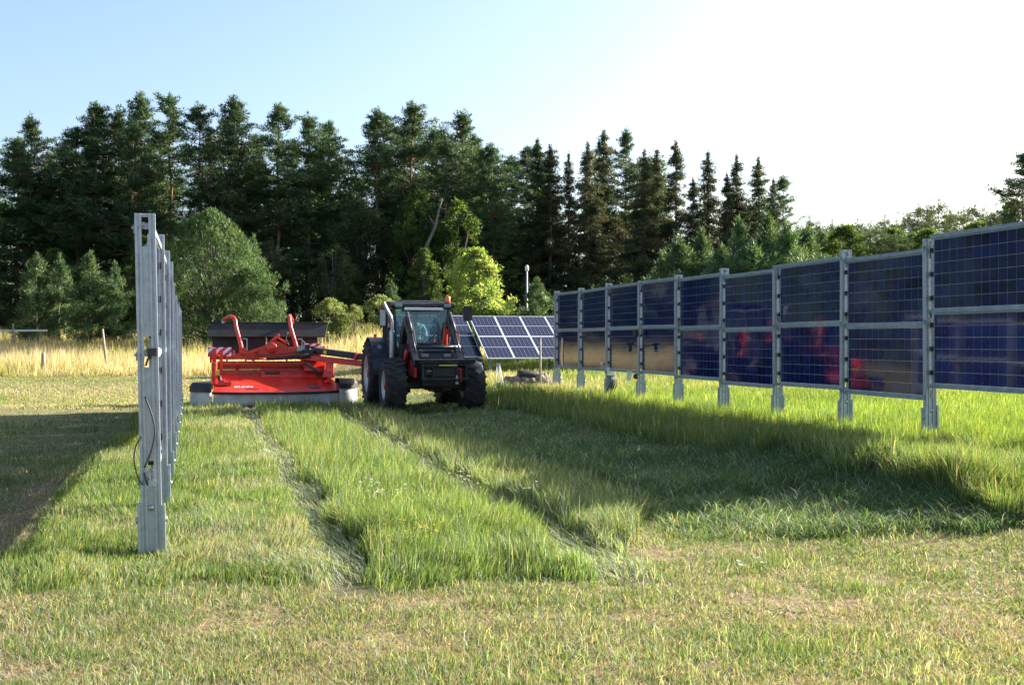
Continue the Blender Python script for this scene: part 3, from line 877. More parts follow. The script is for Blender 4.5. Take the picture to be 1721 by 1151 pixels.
# cab
m = MB()
m.box((0, 2.02, 1.20), (1.42, 1.52, .44)); m.box((0, 1.36, 1.36), (1.20, .14, .36)); m.box((0, 2.80, 1.45), (1.3, .06, .25))
cab = m.build('cab', M['navy'], trac, .03)
roof_z = 2.66
A = [(-.66, 1.28, 1.42), (.66, 1.28, 1.42)]; AT = [(-.70, 1.36, roof_z), (.70, 1.36, roof_z)]
Bp = [(-.82, 2.05, 1.3), (.82, 2.05, 1.3)]; BT = [(-.78, 2.05, roof_z), (.78, 2.05, roof_z)]
Cp = [(-.74, 2.80, 1.3), (.74, 2.80, 1.3)]; CT = [(-.72, 2.78, roof_z), (.72, 2.78, roof_z)]
for i in (0, 1):
    for (a, b, r_) in ((A[i], AT[i], .07), (Bp[i], BT[i], .06), (Cp[i], CT[i], .07)):
        MB().bar(a, b, r_, r_, up=(0, 1, 0)).build('pillar', M['black'], cab, .012)
m = MB(); m.prism([(1.20, 2.64), (1.16, 2.70), (1.22, 2.775), (1.55, 2.82), (2.5, 2.82), (2.86, 2.77), (2.90, 2.70), (2.86, 2.64)], 'x', -.80, .80); m.build('roof', M['black'], cab, .04)
m = MB(); m.prism([(1.42, 2.815), (1.50, 2.85), (2.45, 2.85), (2.6, 2.815)], 'x', -.50, .50); m.build('roof_hatch', M['plastic'], cab, .02)
m = MB(); m.box((.02, 1.155, 2.615), (.98, .05, .07)); m.build('work_light_bar', M['white'], cab, .01)
for xx in (-.62, .62):
    m = MB(); m.box((xx, 1.15, 2.70), (.17, .05, .09)); m.build('work_light', M['lensgrey'], cab, .012)
def pane(pts, name='window'):
    o = MB().add(pts, [(0, 1, 2, 3)]).build(name, M['glass'], cab)
    so = o.modifiers.new('thick', 'SOLIDIFY'); so.thickness = .006
    return o
pane([(-.62, 1.285, 1.46), (.62, 1.285, 1.46), (.66, 1.36, 2.63), (-.66, 1.36, 2.63)], 'windshield')
for s in (-1, 1):
    pane([(s * .69, 1.36, 1.44), (s * .80, 2.0, 1.44), (s * .765, 2.0, 2.62), (s * .71, 1.42, 2.62)])
    pane([(s * .80, 2.10, 1.44), (s * .745, 2.75, 1.44), (s * .725, 2.74, 2.62), (s * .765, 2.10, 2.62)])
pane([(-.70, 2.81, 1.5), (.70, 2.81, 1.5), (.69, 2.79, 2.62), (-.69, 2.79, 2.62)], 'rear_window')
m = MB(); m.tube([(-.25, 1.27, 1.50), (.12, 1.265, 1.75), (.42, 1.30, 2.02)], .012); m.build('wiper', M['plastic'], cab)
m = MB(); m.box((0, 1.48, 1.52), (.60, .22, .26)); m.box((0, 1.40, 1.66), (.38, .10, .08)); m.tube([(0, 1.52, 1.6), (0, 1.68, 1.80)], .035); m.build('dashboard', M['plastic'], cab, .02)
m = MB(); ring = [(.20 * math.cos(a), 1.70 + .09 * math.sin(a), 1.80 + .17 * math.sin(a)) for a in [2 * math.pi * k / 20 for k in range(21)]]
m.tube(ring, .016, 6, cap=False); m.bar((-.19, 1.70, 1.80), (.19, 1.70, 1.80), .03, .02); m.build('steering_wheel', M['plastic'], cab)
m = MB(); m.box((0, 2.25, 1.55), (.50, .50, .14)); m.box((0, 2.52, 1.88), (.48, .12, .62), rot=(-.12, 0, 0)); m.box((0, 2.25, 1.38), (.30, .34, .22)); m.build('seat', M['seat'], cab, .04)
# beacon
m = MB(); m.lathe([(.055, 2.79), (.05, 2.83)], 14, 'z', (.66, 1.40, 0)); bs = m.build('beacon', M['plastic'], cab)
m = MB(); m.lathe([(.068, 2.79), (.072, 2.81), (.066, 2.93), (.045, 2.96), (.001, 2.965)], 16, 'z', (.66, 1.30, 0)); m.build('beacon_lens', M['orange'], bs)
# mirrors
for s, zz, xx in ((1, 2.50, 1.16), (-1, 2.38, -1.0)):
    m = MB(); m.tube([(s * .70, 1.40, 2.60), (s * .85, 1.30, zz + .20), (xx, 1.25, zz + .20), (xx, 1.25, zz - .2)], .016, 6); m.build('mirror_arm', M['plastic'], cab)
    m = MB(); m.prism([(xx - .11, zz - .20), (xx + .09, zz - .19), (xx + .115, zz - .1), (xx + .11, zz + .14), (xx + .07, zz + .2), (xx - .08, zz + .2), (xx - .12, zz + .12)] if s > 0 else [(xx - .06, zz - .2), (xx + .06, zz - .2), (xx + .06, zz + .2), (xx - .06, zz + .2)], 'y', 1.19, 1.28)
    m.build('mirror', M['plastic'] if s > 0 else M['rim'], cab, .02)
m = MB(); m.tube([(.98, 1.3, 2.12), (.85, 1.35, 2.10), (.74, 1.4, 2.02)], .012, 6); m.build('handrail', M['plastic'], cab)
# exhaust stack on the far corner of the hood, bent at the top
m = MB(); m.tube([(-.80, 1.02, 1.30), (-.80, 1.02, 2.28), (-.83, 1.02, 2.40), (-.93, 1.05, 2.60), (-1.00, 1.07, 2.76)], [.042, .042, .042, .042, .042], 12, cap=False); m.lathe([(.065, 1.32), (.07, 1.36), (.07, 1.98), (.06, 2.05)], 14, 'z', (-.80, 1.02, 0)); m.build('exhaust_pipe', M['steel'], trac)
# rear fenders with tail lights
for s in (-1, 1):
    m = MB(); arc = [math.radians(a) for a in range(-12, 121, 12)]
    outer = [(2.62 - 1.02 * math.cos(a), .89 + 1.00 * math.sin(a)) for a in arc]; inner = [(2.62 - .97 * math.cos(a), .89 + .95 * math.sin(a)) for a in reversed(arc)]
    m.prism(outer + inner, 'x', s * .70, s * 1.18)
    m.box((s * .74, 2.45, 1.40), (.05, 1.4, .75))
    fd = m.build('fender', M['navy'], trac, .015)
    m = MB(); m.box((s * 1.08, 1.98, 1.86), (.07, .06, .20)); m.build('marker_light', M['orange'], fd, .01)
    m = MB(); m.box((s * 1.02, 1.62, 1.62), (.10, .05, .10)); m.build('work_lamp', M['lensgrey'], fd, .01)
# hitch
m = MB(); m.box((0, 3.05, .80), (.5, .5, .3)); m.bar((-.35, 2.9, .7), (-.35, 3.7, .6), .07, .08); m.bar((.35, 2.9, .7), (.35, 3.7, .6), .07, .08); m.build('rear_hitch', M['plastic'], trac, .01)

# front loader: masts, cranked booms, cylinders, tool carrier
ld = MB(); ld.box((0, .95, .82), (1.24, .30, .12)); loader = ld.build('loader_frame', M['black'], trac, .015)
for s in (-1, 1):
    ld = MB(); ld.box((s * .56, 1.02, 1.25), (.12, .30, .90)); ld.box((s * .52, .95, .82), (.30, .36, .14)); ld.build('loader_mast', M['black'], loader, .015)
for s in (-1, 1):
    m = MB()
    m.prism([(1.22, 1.62), (1.10, 1.95), (.52, 2.42), (.36, 2.42), (.30, 2.34), (-.78, 1.34), (-.92, 1.18), (-.80, 1.12), (-.62, 1.28), (.40, 2.16), (.50, 2.14), (1.02, 1.62)], 'x', s * .53 - .065, s * .53 + .065)
    bm_ = m.build('boom', M['navy'], loader, .018)
    m = MB(); m.tube([(s * .53, .92, 1.02), (s * .53, .45, 1.55)], .050, 10); m.build('lift_cylinder', M['red'], loader)
    m = MB(); m.tube([(s * .53, .45, 1.55), (s * .53, .06, 1.98)], .028, 8); m.build('piston_rod', M['steel'], loader)
    m = MB(); m.tube([(s * .53, .44, 2.50), (s * .53, -.20, 1.98)], .042, 10); m.tube([(s * .53, -.20, 1.98), (s * .53, -.72, 1.50)], .024, 8); m.build('tilt_cylinder', M['black'], loader)
    m = MB(); m.prism([(1.14, 1.66), (1.04, 1.92), (.56, 2.26), (.50, 2.16), (.98, 1.64)], 'x', s * .53 - s * .080, s * .53 - s * .068); m.build('gusset', M['darkred'], bm_)
    m = MB(); m.tube([(s * .45, 1.1, 1.8), (s * .42, .7, 2.25), (s * .43, .3, 2.25), (s * .45, -.5, 1.5)], .014, 6); m.build('hose', M['plastic'], loader)
m = MB(); m.tube([(.44, .60, 1.62), (.44, .52, 2.0)], .065, 12); m.box((.46, .5, 2.02), (.12, .16, .14)); m.build('accumulator', M['red'], loader, .01)
m = MB(); m.tube([(-.6, -.42, 1.62), (.6, -.42, 1.62)], .055, 10); m.build('cross_tube', M['navy'], loader)
m = MB()
m.box((.15, -.98, 1.315), (1.42, .34, .035)); m.box((.15, -1.02, 1.275), (1.30, .22, .05))
carrier = m.build('tool_carrier', M['plastic'], loader, .008)
m = MB(); m.box((.10, -1.06, 1.20), (1.05, .05, .05)); m.box((.02, -1.08, 1.165), (.74, .03, .04)); m.box((.10, -1.06, .86), (1.10, .06, .07))
for xx in (-.42, -.18, .38, .60): m.box((xx, -1.05, 1.04), (.05, .09, .40))
m.box((.12, -1.03, 1.02), (.60, .03, .22)); m.box((-.30, -1.04, 1.03), (.14, .06, .14))
m.build('carrier_frame', M['black'], carrier, .008)
m = MB(); m.box((.16, -1.10, 1.19), (.42, .02, .03)); m.build('wear_strip', M['yellow'], carrier)
for q_ in ((-.28, -1.10, 1.05, .09, .03, .02), (.0, -1.09, 1.30, .03, .03, .10)): MB().box(q_[:3], q_[3:]).build('pin', M['steel'], carrier)
m = MB(); m.tube([(.36, -1.12, .80), (.36, -1.12, .95)], .018, 6); m.box((.36, -1.12, .76), (.07, .04, .06)); m.build('latch', M['steel'], carrier)
m = MB(); m.tube([(.78, -.96, 1.25), (.95, -.9, 1.18), (1.02, -.8, 1.08), (.92, -.8, 1.0)], .075, 8); m.build('rolled_sheet', M['canvas'], carrier)
m = MB(); m.box((-.50, -.30, 1.08), (.06, .5, .42)); m.box((.62, -.20, .92), (.07, .4, .34)); m.build('loader_bracket', M['red'], loader, .01)

# ------------------------------------------------------------------ driver
def skin_figure(name, nodes, links, material, parent, sub=1, root=0):
    bm = bmesh.new(); lay = bm.verts.layers.skin.verify(); vs = []
    for (p, r_) in nodes:
        v = bm.verts.new(p); v[lay].radius = (r_, r_); vs.append(v)
    for a, b in links: bm.edges.new((vs[a], vs[b]))
    vs[root][lay].use_root = True
    me = bpy.data.meshes.new(name); bm.to_mesh(me); bm.free(); me.materials.append(material)
    o = link_mesh(name, me, parent)
    k = o.modifiers.new('skin', 'SKIN'); k.use_smooth_shade = True
    s_ = o.modifiers.new('sub', 'SUBSURF'); s_.levels = sub; s_.render_levels = sub
    return o
pw = Vector((math.cos(ROT) * 0 - math.sin(ROT) * 2.22, math.sin(ROT) * 0 + math.cos(ROT) * 2.22, 0))
drv = tag(empty('person', (TX + pw.x, TY + pw.y, tz(TX, TY) + 1.62), ROT), 'driver in a pale blue shirt holding the steering wheel inside the tractor cab', 'person')
N_ = [((0, 0, .02), .13), ((0, .02, .16), .13), ((0, .02, .34), .145), ((0, .0, .48), .10), ((0, -.02, .56), .058), ((0, -.03, .64), .075), ((0, -.045, .74), .088), ((0, -.035, .82), .06)]
Lk = [(i, i + 1) for i in range(7)]
def arm(s, hx, hy, hz_):
    b = len(N_)
    N_.extend([((s * .17, .0, .46), .062), ((s * .25, -.10, .26), .046), ((s * .20, -.30, .20), .036), ((hx, hy, hz_), .026), ((hx - s * .01, hy - .05, hz_ + .01), .030)])
    Lk.extend([(3, b), (b, b + 1), (b + 1, b + 2), (b + 2, b + 3), (b + 3, b + 4)])
    for k, (dx, dz, L_) in enumerate(((-.030, .012, .060), (-.012, .020, .070), (.008, .020, .066), (.026, .012, .052))):
        c = len(N_)
        N_.extend([((hx - s * .01 + dx, hy - .085, hz_ + .012 + dz), .0095), ((hx - s * .01 + dx, hy - .085 - L_ * .5, hz_ + dz), .009), ((hx - s * .01 + dx, hy - .085 - L_ * .4, hz_ - .03 + dz), .0085)])
        Lk.extend([(b + 4, c), (c, c + 1), (c + 1, c + 2)])
    c = len(N_)
    N_.extend([((hx - s * .045, hy - .06, hz_ + .02), .0105), ((hx - s * .06, hy - .10, hz_ + .015), .009)])
    Lk.extend([(b + 4, c), (c, c + 1)])
arm(-1, -.17, -.43, .20); arm(1, .17, -.43, .20)
for s in (-1, 1):
    b = len(N_); N_.extend([((s * .11, -.06, .02), .10), ((s * .14, -.42, .04), .075), ((s * .14, -.52, -.36), .05), ((s * .14, -.58, -.40), .045), ((s * .14, -.70, -.42), .035)])
    Lk.extend([(0, b), (b, b + 1), (b + 1, b + 2), (b + 2, b + 3), (b + 3, b + 4)])
body = skin_figure('body', N_, Lk, M['skin'], drv)
sN = [((0, .0, .03), .145), ((0, .02, .18), .148), ((0, .02, .34), .162), ((0, .0, .49), .115), ((-.18, .0, .46), .078), ((-.26, -.10, .26), .062), ((-.22, -.24, .21), .052), ((.18, .0, .46), .078), ((.26, -.10, .26), .062), ((.22, -.24, .21), .052)]
skin_figure('shirt', sN, [(0, 1), (1, 2), (2, 3), (3, 4), (4, 5), (5, 6), (3, 7), (7, 8), (8, 9)], M['shirt'], drv)
sT = [((0, .02, .0), .15)]; lT = []
for s in (-1, 1):
    b = len(sT); sT += [((s * .12, -.08, .02), .112), ((s * .14, -.42, .04), .086), ((s * .14, -.52, -.34), .062)]; lT += [(0, b), (b, b + 1), (b + 1, b + 2)]
skin_figure('trousers', sT, lT, M['trousers'], drv)
m = MB(); m.ball((0, -.025, .775), (.088, .098, .085)); m.ball((0, .03, .73), (.08, .06, .09)); m.build('hair', M['hair'], drv)
m = MB(); m.ball((0, -.135, .70), (.013, .02, .022), 0); m.ball((-.09, -.03, .71), (.012, .022, .032), 0); m.ball((.09, -.03, .71), (.012, .022, .032), 0); m.build('face', M['skin'], drv)
m = MB(); m.ball((-.032, -.122, .73), .010); m.ball((.032, -.122, .73), .010); m.box((0, -.118, .66), (.045, .012, .008)); m.build('eyes', M['hair'], drv)

# ------------------------------------------------------------------ trailed disc mower
MX, MY = -6.22, 29.55
mow = tag(empty('mower', (MX, MY, tz(MX, MY)), ROT), 'red trailed disc mower with grey skirts and raised black rear hood, hitched behind the tractor', 'mower')
def stripe_mat():
    m = bpy.data.materials.new('warning stripes'); m.use_nodes = True
    n = m.node_tree.nodes; L = m.node_tree.links; p = n['Principled BSDF']
    tc = n.new('ShaderNodeTexCoord'); sx = n.new('ShaderNodeSeparateXYZ'); L.new(tc.outputs['Object'], sx.inputs[0])
    a = n.new('ShaderNodeMath'); a.operation = 'SUBTRACT'; L.new(sx.outputs['X'], a.inputs[0]); L.new(sx.outputs['Z'], a.inputs[1])
    b = n.new('ShaderNodeMath'); b.operation = 'MULTIPLY_ADD'; b.inputs[1].default_value = 4.4; b.inputs[2].default_value = 20.1; L.new(a.outputs[0], b.inputs[0])
    c = n.new('ShaderNodeMath'); c.operation = 'FRACT'; L.new(b.outputs[0], c.inputs[0])
    d = n.new('ShaderNodeMath'); d.operation = 'GREATER_THAN'; d.inputs[1].default_value = .5; L.new(c.outputs[0], d.inputs[0])
    mx = n.new('ShaderNodeMix'); mx.data_type = 'RGBA'; mx.inputs['A'].default_value = (.62, .02, .02, 1); mx.inputs['B'].default_value = (.72, .72, .74, 1)
    L.new(d.outputs[0], mx.inputs['Factor']); L.new(mx.outputs['Result'], p.inputs['Base Color']); p.inputs['Roughness'].default_value = .4
    return m
M['stripe'] = stripe_mat()
# sloping front deck and its rubber edge
m = MB()
m.add([(-1.62, -.22, .39), (1.66, -.22, .39), (1.54, .75, .72), (1.40, 1.40, .93), (-1.52, 1.40, .93), (-1.58, .75, .72),
       (-1.62, -.22, .35), (1.66, -.22, .35), (1.54, .75, .68), (1.40, 1.40, .89), (-1.52, 1.40, .89), (-1.58, .75, .68)],
      [(0, 1, 2, 5), (5, 2, 3, 4), (6, 11, 8, 7), (11, 10, 9, 8), (0, 6, 7, 1), (1, 7, 8, 2), (2, 8, 9, 3), (3, 9, 10, 4), (4, 10, 11, 5), (5, 11, 6, 0)])
for xx in (-.9, -.1, .75): m.box((xx, .98, .81), (.03, .7, .02), rot=(.312, 0, 0))
deck = m.build('deck', M['red'], mow, .012)
m = MB(); m.tube([(-1.66, -.20, .375), (-.8, -.27, .355), (.4, -.27, .355), (1.70, -.20, .375)], .032, 8); m.build('edge_bumper', M['plastic'], deck)
m = MB()
for (xx, yy, wv, hv) in ((.95, .36, .34, .05), (.99, .20, .36, .05), (1.0, .08, .30, .06), (-.62, .07, .34, .045)):
    yy -= .10; zz = .39 + (yy + .22) * .340
    m.box((xx, yy, zz + .006), (wv, hv, .006), rot=(.328, 0, 0))
m.build('decal', M['plastic'], deck)
def lettering(txt, size, loc, rot, parent, material, shear=.2):
    cu = bpy.data.curves.new('lettering', 'FONT'); cu.body = txt; cu.size = size; cu.extrude = .002; cu.shear = shear; cu.align_x = 'CENTER'; cu.resolution_u = 2
    cu.materials.append(material)
    t_ = bpy.data.objects.new('lettering', cu); COL.objects.link(t_)
    me = bpy.data.meshes.new_from_object(t_.evaluated_get(bpy.context.evaluated_depsgraph_get())); me.name = 'lettering'
    bpy.data.objects.remove(t_); o = link_mesh('lettering', me, parent); o.location = loc; o.rotation_euler = rot
    return o
lettering('KUHN', .17, (-.86, .06, .39 + .28 * .340 + .010), (.328, 0, 0), deck, M['white'])
# raised middle of the deck
m = MB()
m.prism([(.75, .68), (1.05, .93), (1.35, 1.0), (1.35, .86), (.85, .70)], 'x', -.35, 1.10)
m.prism([(.85, .90), (1.30, 1.30), (1.55, 1.30), (1.55, .98), (1.25, .98)], 'x', .80, 1.34)
m.box((1.40, .55, .82), (.34, .50, .18), taper=.7); m.box((1.48, .9, 1.0), (.24, .3, .5), taper=.8); m.box((1.40, .30, .70), (.10, .3, .18))
m.build('deck_hump', M['red'], deck, .02)
m = MB(); m.box((-.05, .93, .86), (.4, .06, .05)); m.build('cap', M['plastic'], deck)
# left side frame
m = MB()
m.box((-1.56, .75, 1.06), (.07, .90, .16)); m.box((-1.60, .34, .86), (.08, .12, .62)); m.box((-1.40, 1.2, 1.18), (.09, .12, .62)); m.box((-1.58, 1.2, 1.15), (.10, .14, .75)); m.box((-1.62, 1.22, 1.28), (.16, .16, .3))
m.prism([(.15, .45), (.15, .6), (.6, 1.02), (1.2, 1.30), (1.2, .98), (.75, .80)], 'x', -1.66, -1.62)
m.box((-1.40, .30, .62), (.26, .22, .14), taper=.6); m.box((-1.22, .26, .60), (.16, .12, .1))
m.build('side_frame', M['red'], mow, .012)
m = MB(); m.box((-1.50, .35, .88), (.10, .06, .14)); m.build('plate', M['yellow'], mow)
m = MB(); m.tube([(-1.46, .33, .80), (-1.44, .26, .62)], .05, 8); m.build('shock_absorber', M['plastic'], mow)
# rear beams and central gearbox
m = MB(); m.bar((-1.62, 1.45, 1.30), (1.30, 1.45, 1.30), .16, .17); m.bar((-1.50, 1.20, 1.10), (1.25, 1.20, 1.10), .07, .06); m.bar((-1.5, 1.62, 1.05), (1.45, 1.62, 1.05), .12, .22)
for xx in (-1.25, -.75, -.55, .35, .75): m.box((xx, 1.33, 1.19), (.05, .26, .18))
m.bar((-.75, 1.40, 1.36), (-.05, 1.40, 1.62), .10, .10); m.bar((-.40, 1.42, 1.36), (.0, 1.42, 1.62), .10, .12)
beam = m.build('beam', M['red'], mow, .012)
m = MB(); m.prism([(-.45, 1.35), (-.30, 1.55), (-.08, 1.70), (.10, 1.72), (.34, 1.60), (.45, 1.40), (.45, 1.30), (-.45, 1.30)], 'y', 1.22, 1.62); m.lathe([(.001, -.06), (.13, -.05), (.16, .0)], 16, 'y', (-.05, 1.22, 1.53))
m.bar((-.10, 1.45, 1.66), (.16, 1.45, 1.90), .10, .08); m.bar((.10, 1.45, 1.84), (.36, 1.45, 1.66), .06, .06)
m.box((.60, 1.35, 1.42), (.46, .30, .26)); m.build('gearbox', M['red'], beam, .02)
m = MB(); m.box((.72, 1.18, 1.50), (.20, .12, .16)); m.box((.86, 1.16, 1.55), (.08, .10, .18)); m.build('valve_block', M['rim'], beam, .01)
m = MB()
m.tube([(-.20, 1.05, 1.23), (.45, 1.05, 1.26)], .045, 8); m.tube([(.40, 1.05, 1.26), (.95, 1.02, 1.33)], .06, 10); m.tube([(.80, .80, 1.12), (1.18, .55, .86)], .045, 8)
m.box((.92, 1.14, 1.36), (.32, .18, .24)); m.box((.90, 1.1, 1.56), (.14, .1, .12))
m.build('hydraulic_cylinder', M['plastic'], beam, .008)
m = MB(); m.tube([(-.72, 1.05, 1.225), (-.20, 1.05, 1.235)], .028, 8); m.build('piston_rod', M['darkred'], beam)
m = MB()
loop([(.42, 1.40, 1.60), (.34, 1.36, 1.78), (.38, 1.4, 1.95), (.44, 1.5, 1.9)], .012); loop([(.9, 1.2, 1.6), (.7, 1.1, 1.75), (.4, 1.3, 1.7), (.2, 1.4, 1.66)], .013); loop([(1.0, 1.15, 1.5), (.6, 1.0, 1.42), (.1, 1.0, 1.36), (-.5, 1.1, 1.34)], .013)
m.build('hose', M['plastic'], beam)
# rear hood: upper flared flap over the hanging curtain
m = MB()
m.add([(-1.66, 2.05, 2.22), (1.56, 2.05, 2.22), (1.46, 1.78, 1.84), (-1.78, 1.78, 1.84), (-1.66, 2.09, 2.20), (1.56, 2.09, 2.20), (1.46, 1.82, 1.82), (-1.78, 1.82, 1.82)], [(0, 1, 2, 3), (4, 7, 6, 5), (0, 4, 5, 1), (1, 5, 6, 2), (2, 6, 7, 3), (3, 7, 4, 0)])
m.box((-.05, 2.08, 2.235), (3.24, .10, .03))
hoodr = m.build('rear_hood', M['curtain_dark'], mow, .006)
m = MB()
m.box((-.90, 2.0, 1.62), (1.45, .05, .44)); m.box((.56, 2.0, 1.62), (1.40, .05, .44)); m.box((.55, 1.97, 1.47), (1.2, .03, .10)); m.box((-.6, 1.9, 1.44), (1.9, .05, .16))
m.build('rear_curtain', M['curtain_dark'], hoodr, .004)
for (bx, tx_, mi) in ((-.83, -1.0, 'red'), (.66, .48, 'red')):
    m = MB()
    pts = [(bx, 1.50, 1.30), (bx - .04, 1.52, 1.60), (tx_, 1.58, 2.10), (tx_ - .02, 1.62, 2.28)]
    pts += [(tx_ - .06, 1.66, 2.36), (tx_ - .16, 1.72, 2.40), (tx_ - .34, 1.92, 2.30)] if bx < 0 else [(tx_ - .03, 1.68, 2.38), (tx_ - .01, 1.80, 2.43), (tx_ + .08, 1.98, 2.30)]
    m.tube(pts, [.066, .060, .056, .056, .055, .054, .048], 12); m.box((bx, 1.45, 1.42), (.18, .16, .24))
    ar = m.build('hood_arm', M[mi], mow, .01)
    e = pts[-1]
    m = MB(); m.box((e[0], e[1], e[2] - .04), (.08, .08, .10)); m.box((bx + .12, 1.40, 1.62), (.03, .05, .34)); m.box((bx + .06, 1.40, 1.78), (.12, .05, .03)); m.build('bracket', M['steel'], ar)
# striped warning boards
m = MB(); m.box((0, 0, 0), (.62, .03, .28)); m.build('warning_board', M['stripe'], mow, .004, (-1.44, 1.36, 1.42), (-.5, 0, 0))
m = MB(); m.box((0, 0, 0), (.50, .03, .28)); m.build('warning_board', M['stripe'], mow, .004, (1.12, 1.85, 1.52), (-.5, 0, 0))
m = MB(); m.box((-1.06, 1.36, 1.38), (.10, .10, .20), taper=.6); m.box((1.42, 1.85, 1.48), (.1, .1, .2), taper=.6); m.build('board_bracket', M['red'], mow, .01)
# drums at both ends: black caps over hanging grey skirts
def skirt(path, z0, z1, seed, name='skirt'):
    r_ = random.Random(seed); vs, fs = [], []
    n_ = len(path)
    for k in range(4):
        t = k / 3
        for i, (a, b) in enumerate(path):
            wob = (.035 * math.sin(i * 1.1 + seed) + r_.uniform(-.012, .012)) * t
            vs.append((a + wob * .5, b + wob, z1 + (z0 - z1) * t + (r_.uniform(-.02, .02) if k == 3 else 0)))
    for k in range(3):
        for i in range(n_ - 1): fs.append((k * n_ + i, k * n_ + i + 1, (k + 1) * n_ + i + 1, (k + 1) * n_ + i))
    o = MB().add(vs, fs, 0, True).build(name, M['canvas'], mow)
    so = o.modifiers.new('thick', 'SOLIDIFY'); so.thickness = .012
    return o
for s, cx, zt in ((-1, -1.66, .66), (1, 1.62, .72)):
    cy, rx, ry = .26, .56, .58
    m = MB(); ang = [math.radians(90 + s * -180 * k / 16) for k in range(17)]
    outer = [(cx + s * abs(math.cos(a)) * rx, cy + math.sin(a) * ry) for a in ang]
    m.prism(outer, 'z', zt - .26, zt - .13); 
    inner = [(cx + s * abs(math.cos(a)) * rx * .86, cy + math.sin(a) * ry * .86) for a in ang]
    n_ = len(outer)
    m.add([(*p_, zt - .13) for p_ in outer] + [(*p_, zt - .02) for p_ in inner] + [(cx, cy, zt + .01)],
          [(i, i + 1, n_ + i + 1, n_ + i) for i in range(n_ - 1)] + [(n_ + i, n_ + i + 1, 2 * n_) for i in range(n_ - 1)], 0, True)
    m.build('drum_cap', M['plastic'], mow, .01)
    skirt([(cx + s * abs(math.cos(a)) * (rx - .03), cy + math.sin(a) * (ry - .03)) for a in ang], .02, zt - .22, 3 + s, 'end_skirt')
skirt([(-1.60 + 3.25 * k / 44, -.20 + .0 * k) for k in range(45)], .03, .37, 11, 'front_skirt')
# cutter bar, conditioner body and transport wheels behind the deck
m = MB(); m.box((0, .55, .16), (3.2, .5, .12)); m.box((-.05, 1.35, .62), (2.9, .7, .62)); m.build('conditioner', M['darkred'], mow, .02)
for s in (-1, 1):
    m = MB(); m.lathe([(.20, -.15), (.30, -.17), (.38, -.13), (.39, 0), (.38, .13), (.30, .17), (.20, .15)], 24, 'x'); wl = m.build('wheel', M['rubber'], mow, loc=(s * 1.15 - .05, 2.15, .39))
    m = MB(); m.lathe([(.20, -.12), (.08, -.05), (.08, .05), (.20, .12)], 18, 'x'); m.lathe([(.03, -.2), (.03, .2)], 8, 'x'); m.build('rim', M['rim'], wl)
    m = MB(); m.bar((s * 1.15 - .05 - s * .24, 2.15, .39), (s * 1.15 - .05 - s * .24, 1.5, 1.0), .08, .12); m.build('wheel_arm', M['red'], mow)
# drawbar to the tractor hitch
hitch_w = Matrix.Translation((TX, TY, tz(TX, TY))) @ Matrix.Rotation(ROT, 4, 'Z') @ Vector((0, 3.62, .80))
hl = (Matrix.Translation((MX, MY, tz(MX, MY))) @ Matrix.Rotation(ROT, 4, 'Z')).inverted() @ hitch_w
p0 = Vector((.95, 1.40, 1.40)); p1 = Vector((hl.x - .55, hl.y + .1, 1.13)); p2 = Vector((hl.x, hl.y, .84))
m = MB(); m.bar(p0 + Vector((-.35, 0, -.10)), p1 + Vector((0, 0, -.09)), .20, .15); m.bar(p1 + Vector((-.05, 0, -.08)), p2, .14, .16); m.prism([(.80, 1.30), (1.25, 1.30), (1.35, 1.05), (1.05, 1.0), (.75, 1.1)], 'y', 1.20, 1.50)
db = m.build('drawbar', M['red'], mow, .015)
m = MB(); m.bar(p0 + Vector((0, 0, .08)), p1 + Vector((.1, 0, .07)), .26, .17); m.box(p0 + Vector((-.06, -.05, .08)), (.5, .3, .20)); m.build('driveline_guard', M['plastic'], db, .02)
dr = (p1 - p0).normalized()
pb = p0 + dr * 1.55
m = MB(); m.bar(pb + Vector((0, 0, .085)), pb + dr * .05 + Vector((0, 0, .08)), .29, .20); m.build('strap', M['red'], db)
ry_ = math.atan2(-(p1.z - p0.z), (Vector((p1.x - p0.x, p1.y - p0.y))).length); az_ = math.atan2(p1.y - p0.y, p1.x - p0.x)
pl = p0 + dr * .95 + Vector((0, 0, -.135)); nrm = Vector((math.sin(az_), -math.cos(az_), 0)) * .106
lettering('KUHN', .13, pl + nrm, (R(90), ry_, az_), db, M['white'])
pl = p0 + dr * 1.98 + Vector((0, 0, -.145))
lettering('FC', .12, pl + nrm, (R(90), ry_, az_), db, M['white'])
m = MB(); q_ = p0 + dr * .62 + Vector((0, 0, .08)); m.box(q_ + Vector((math.sin(az_), -math.cos(az_), 0)) * .135, (.10, .012, .09), rot=(0, ry_, az_)); m.build('label', M['yellow'], db)
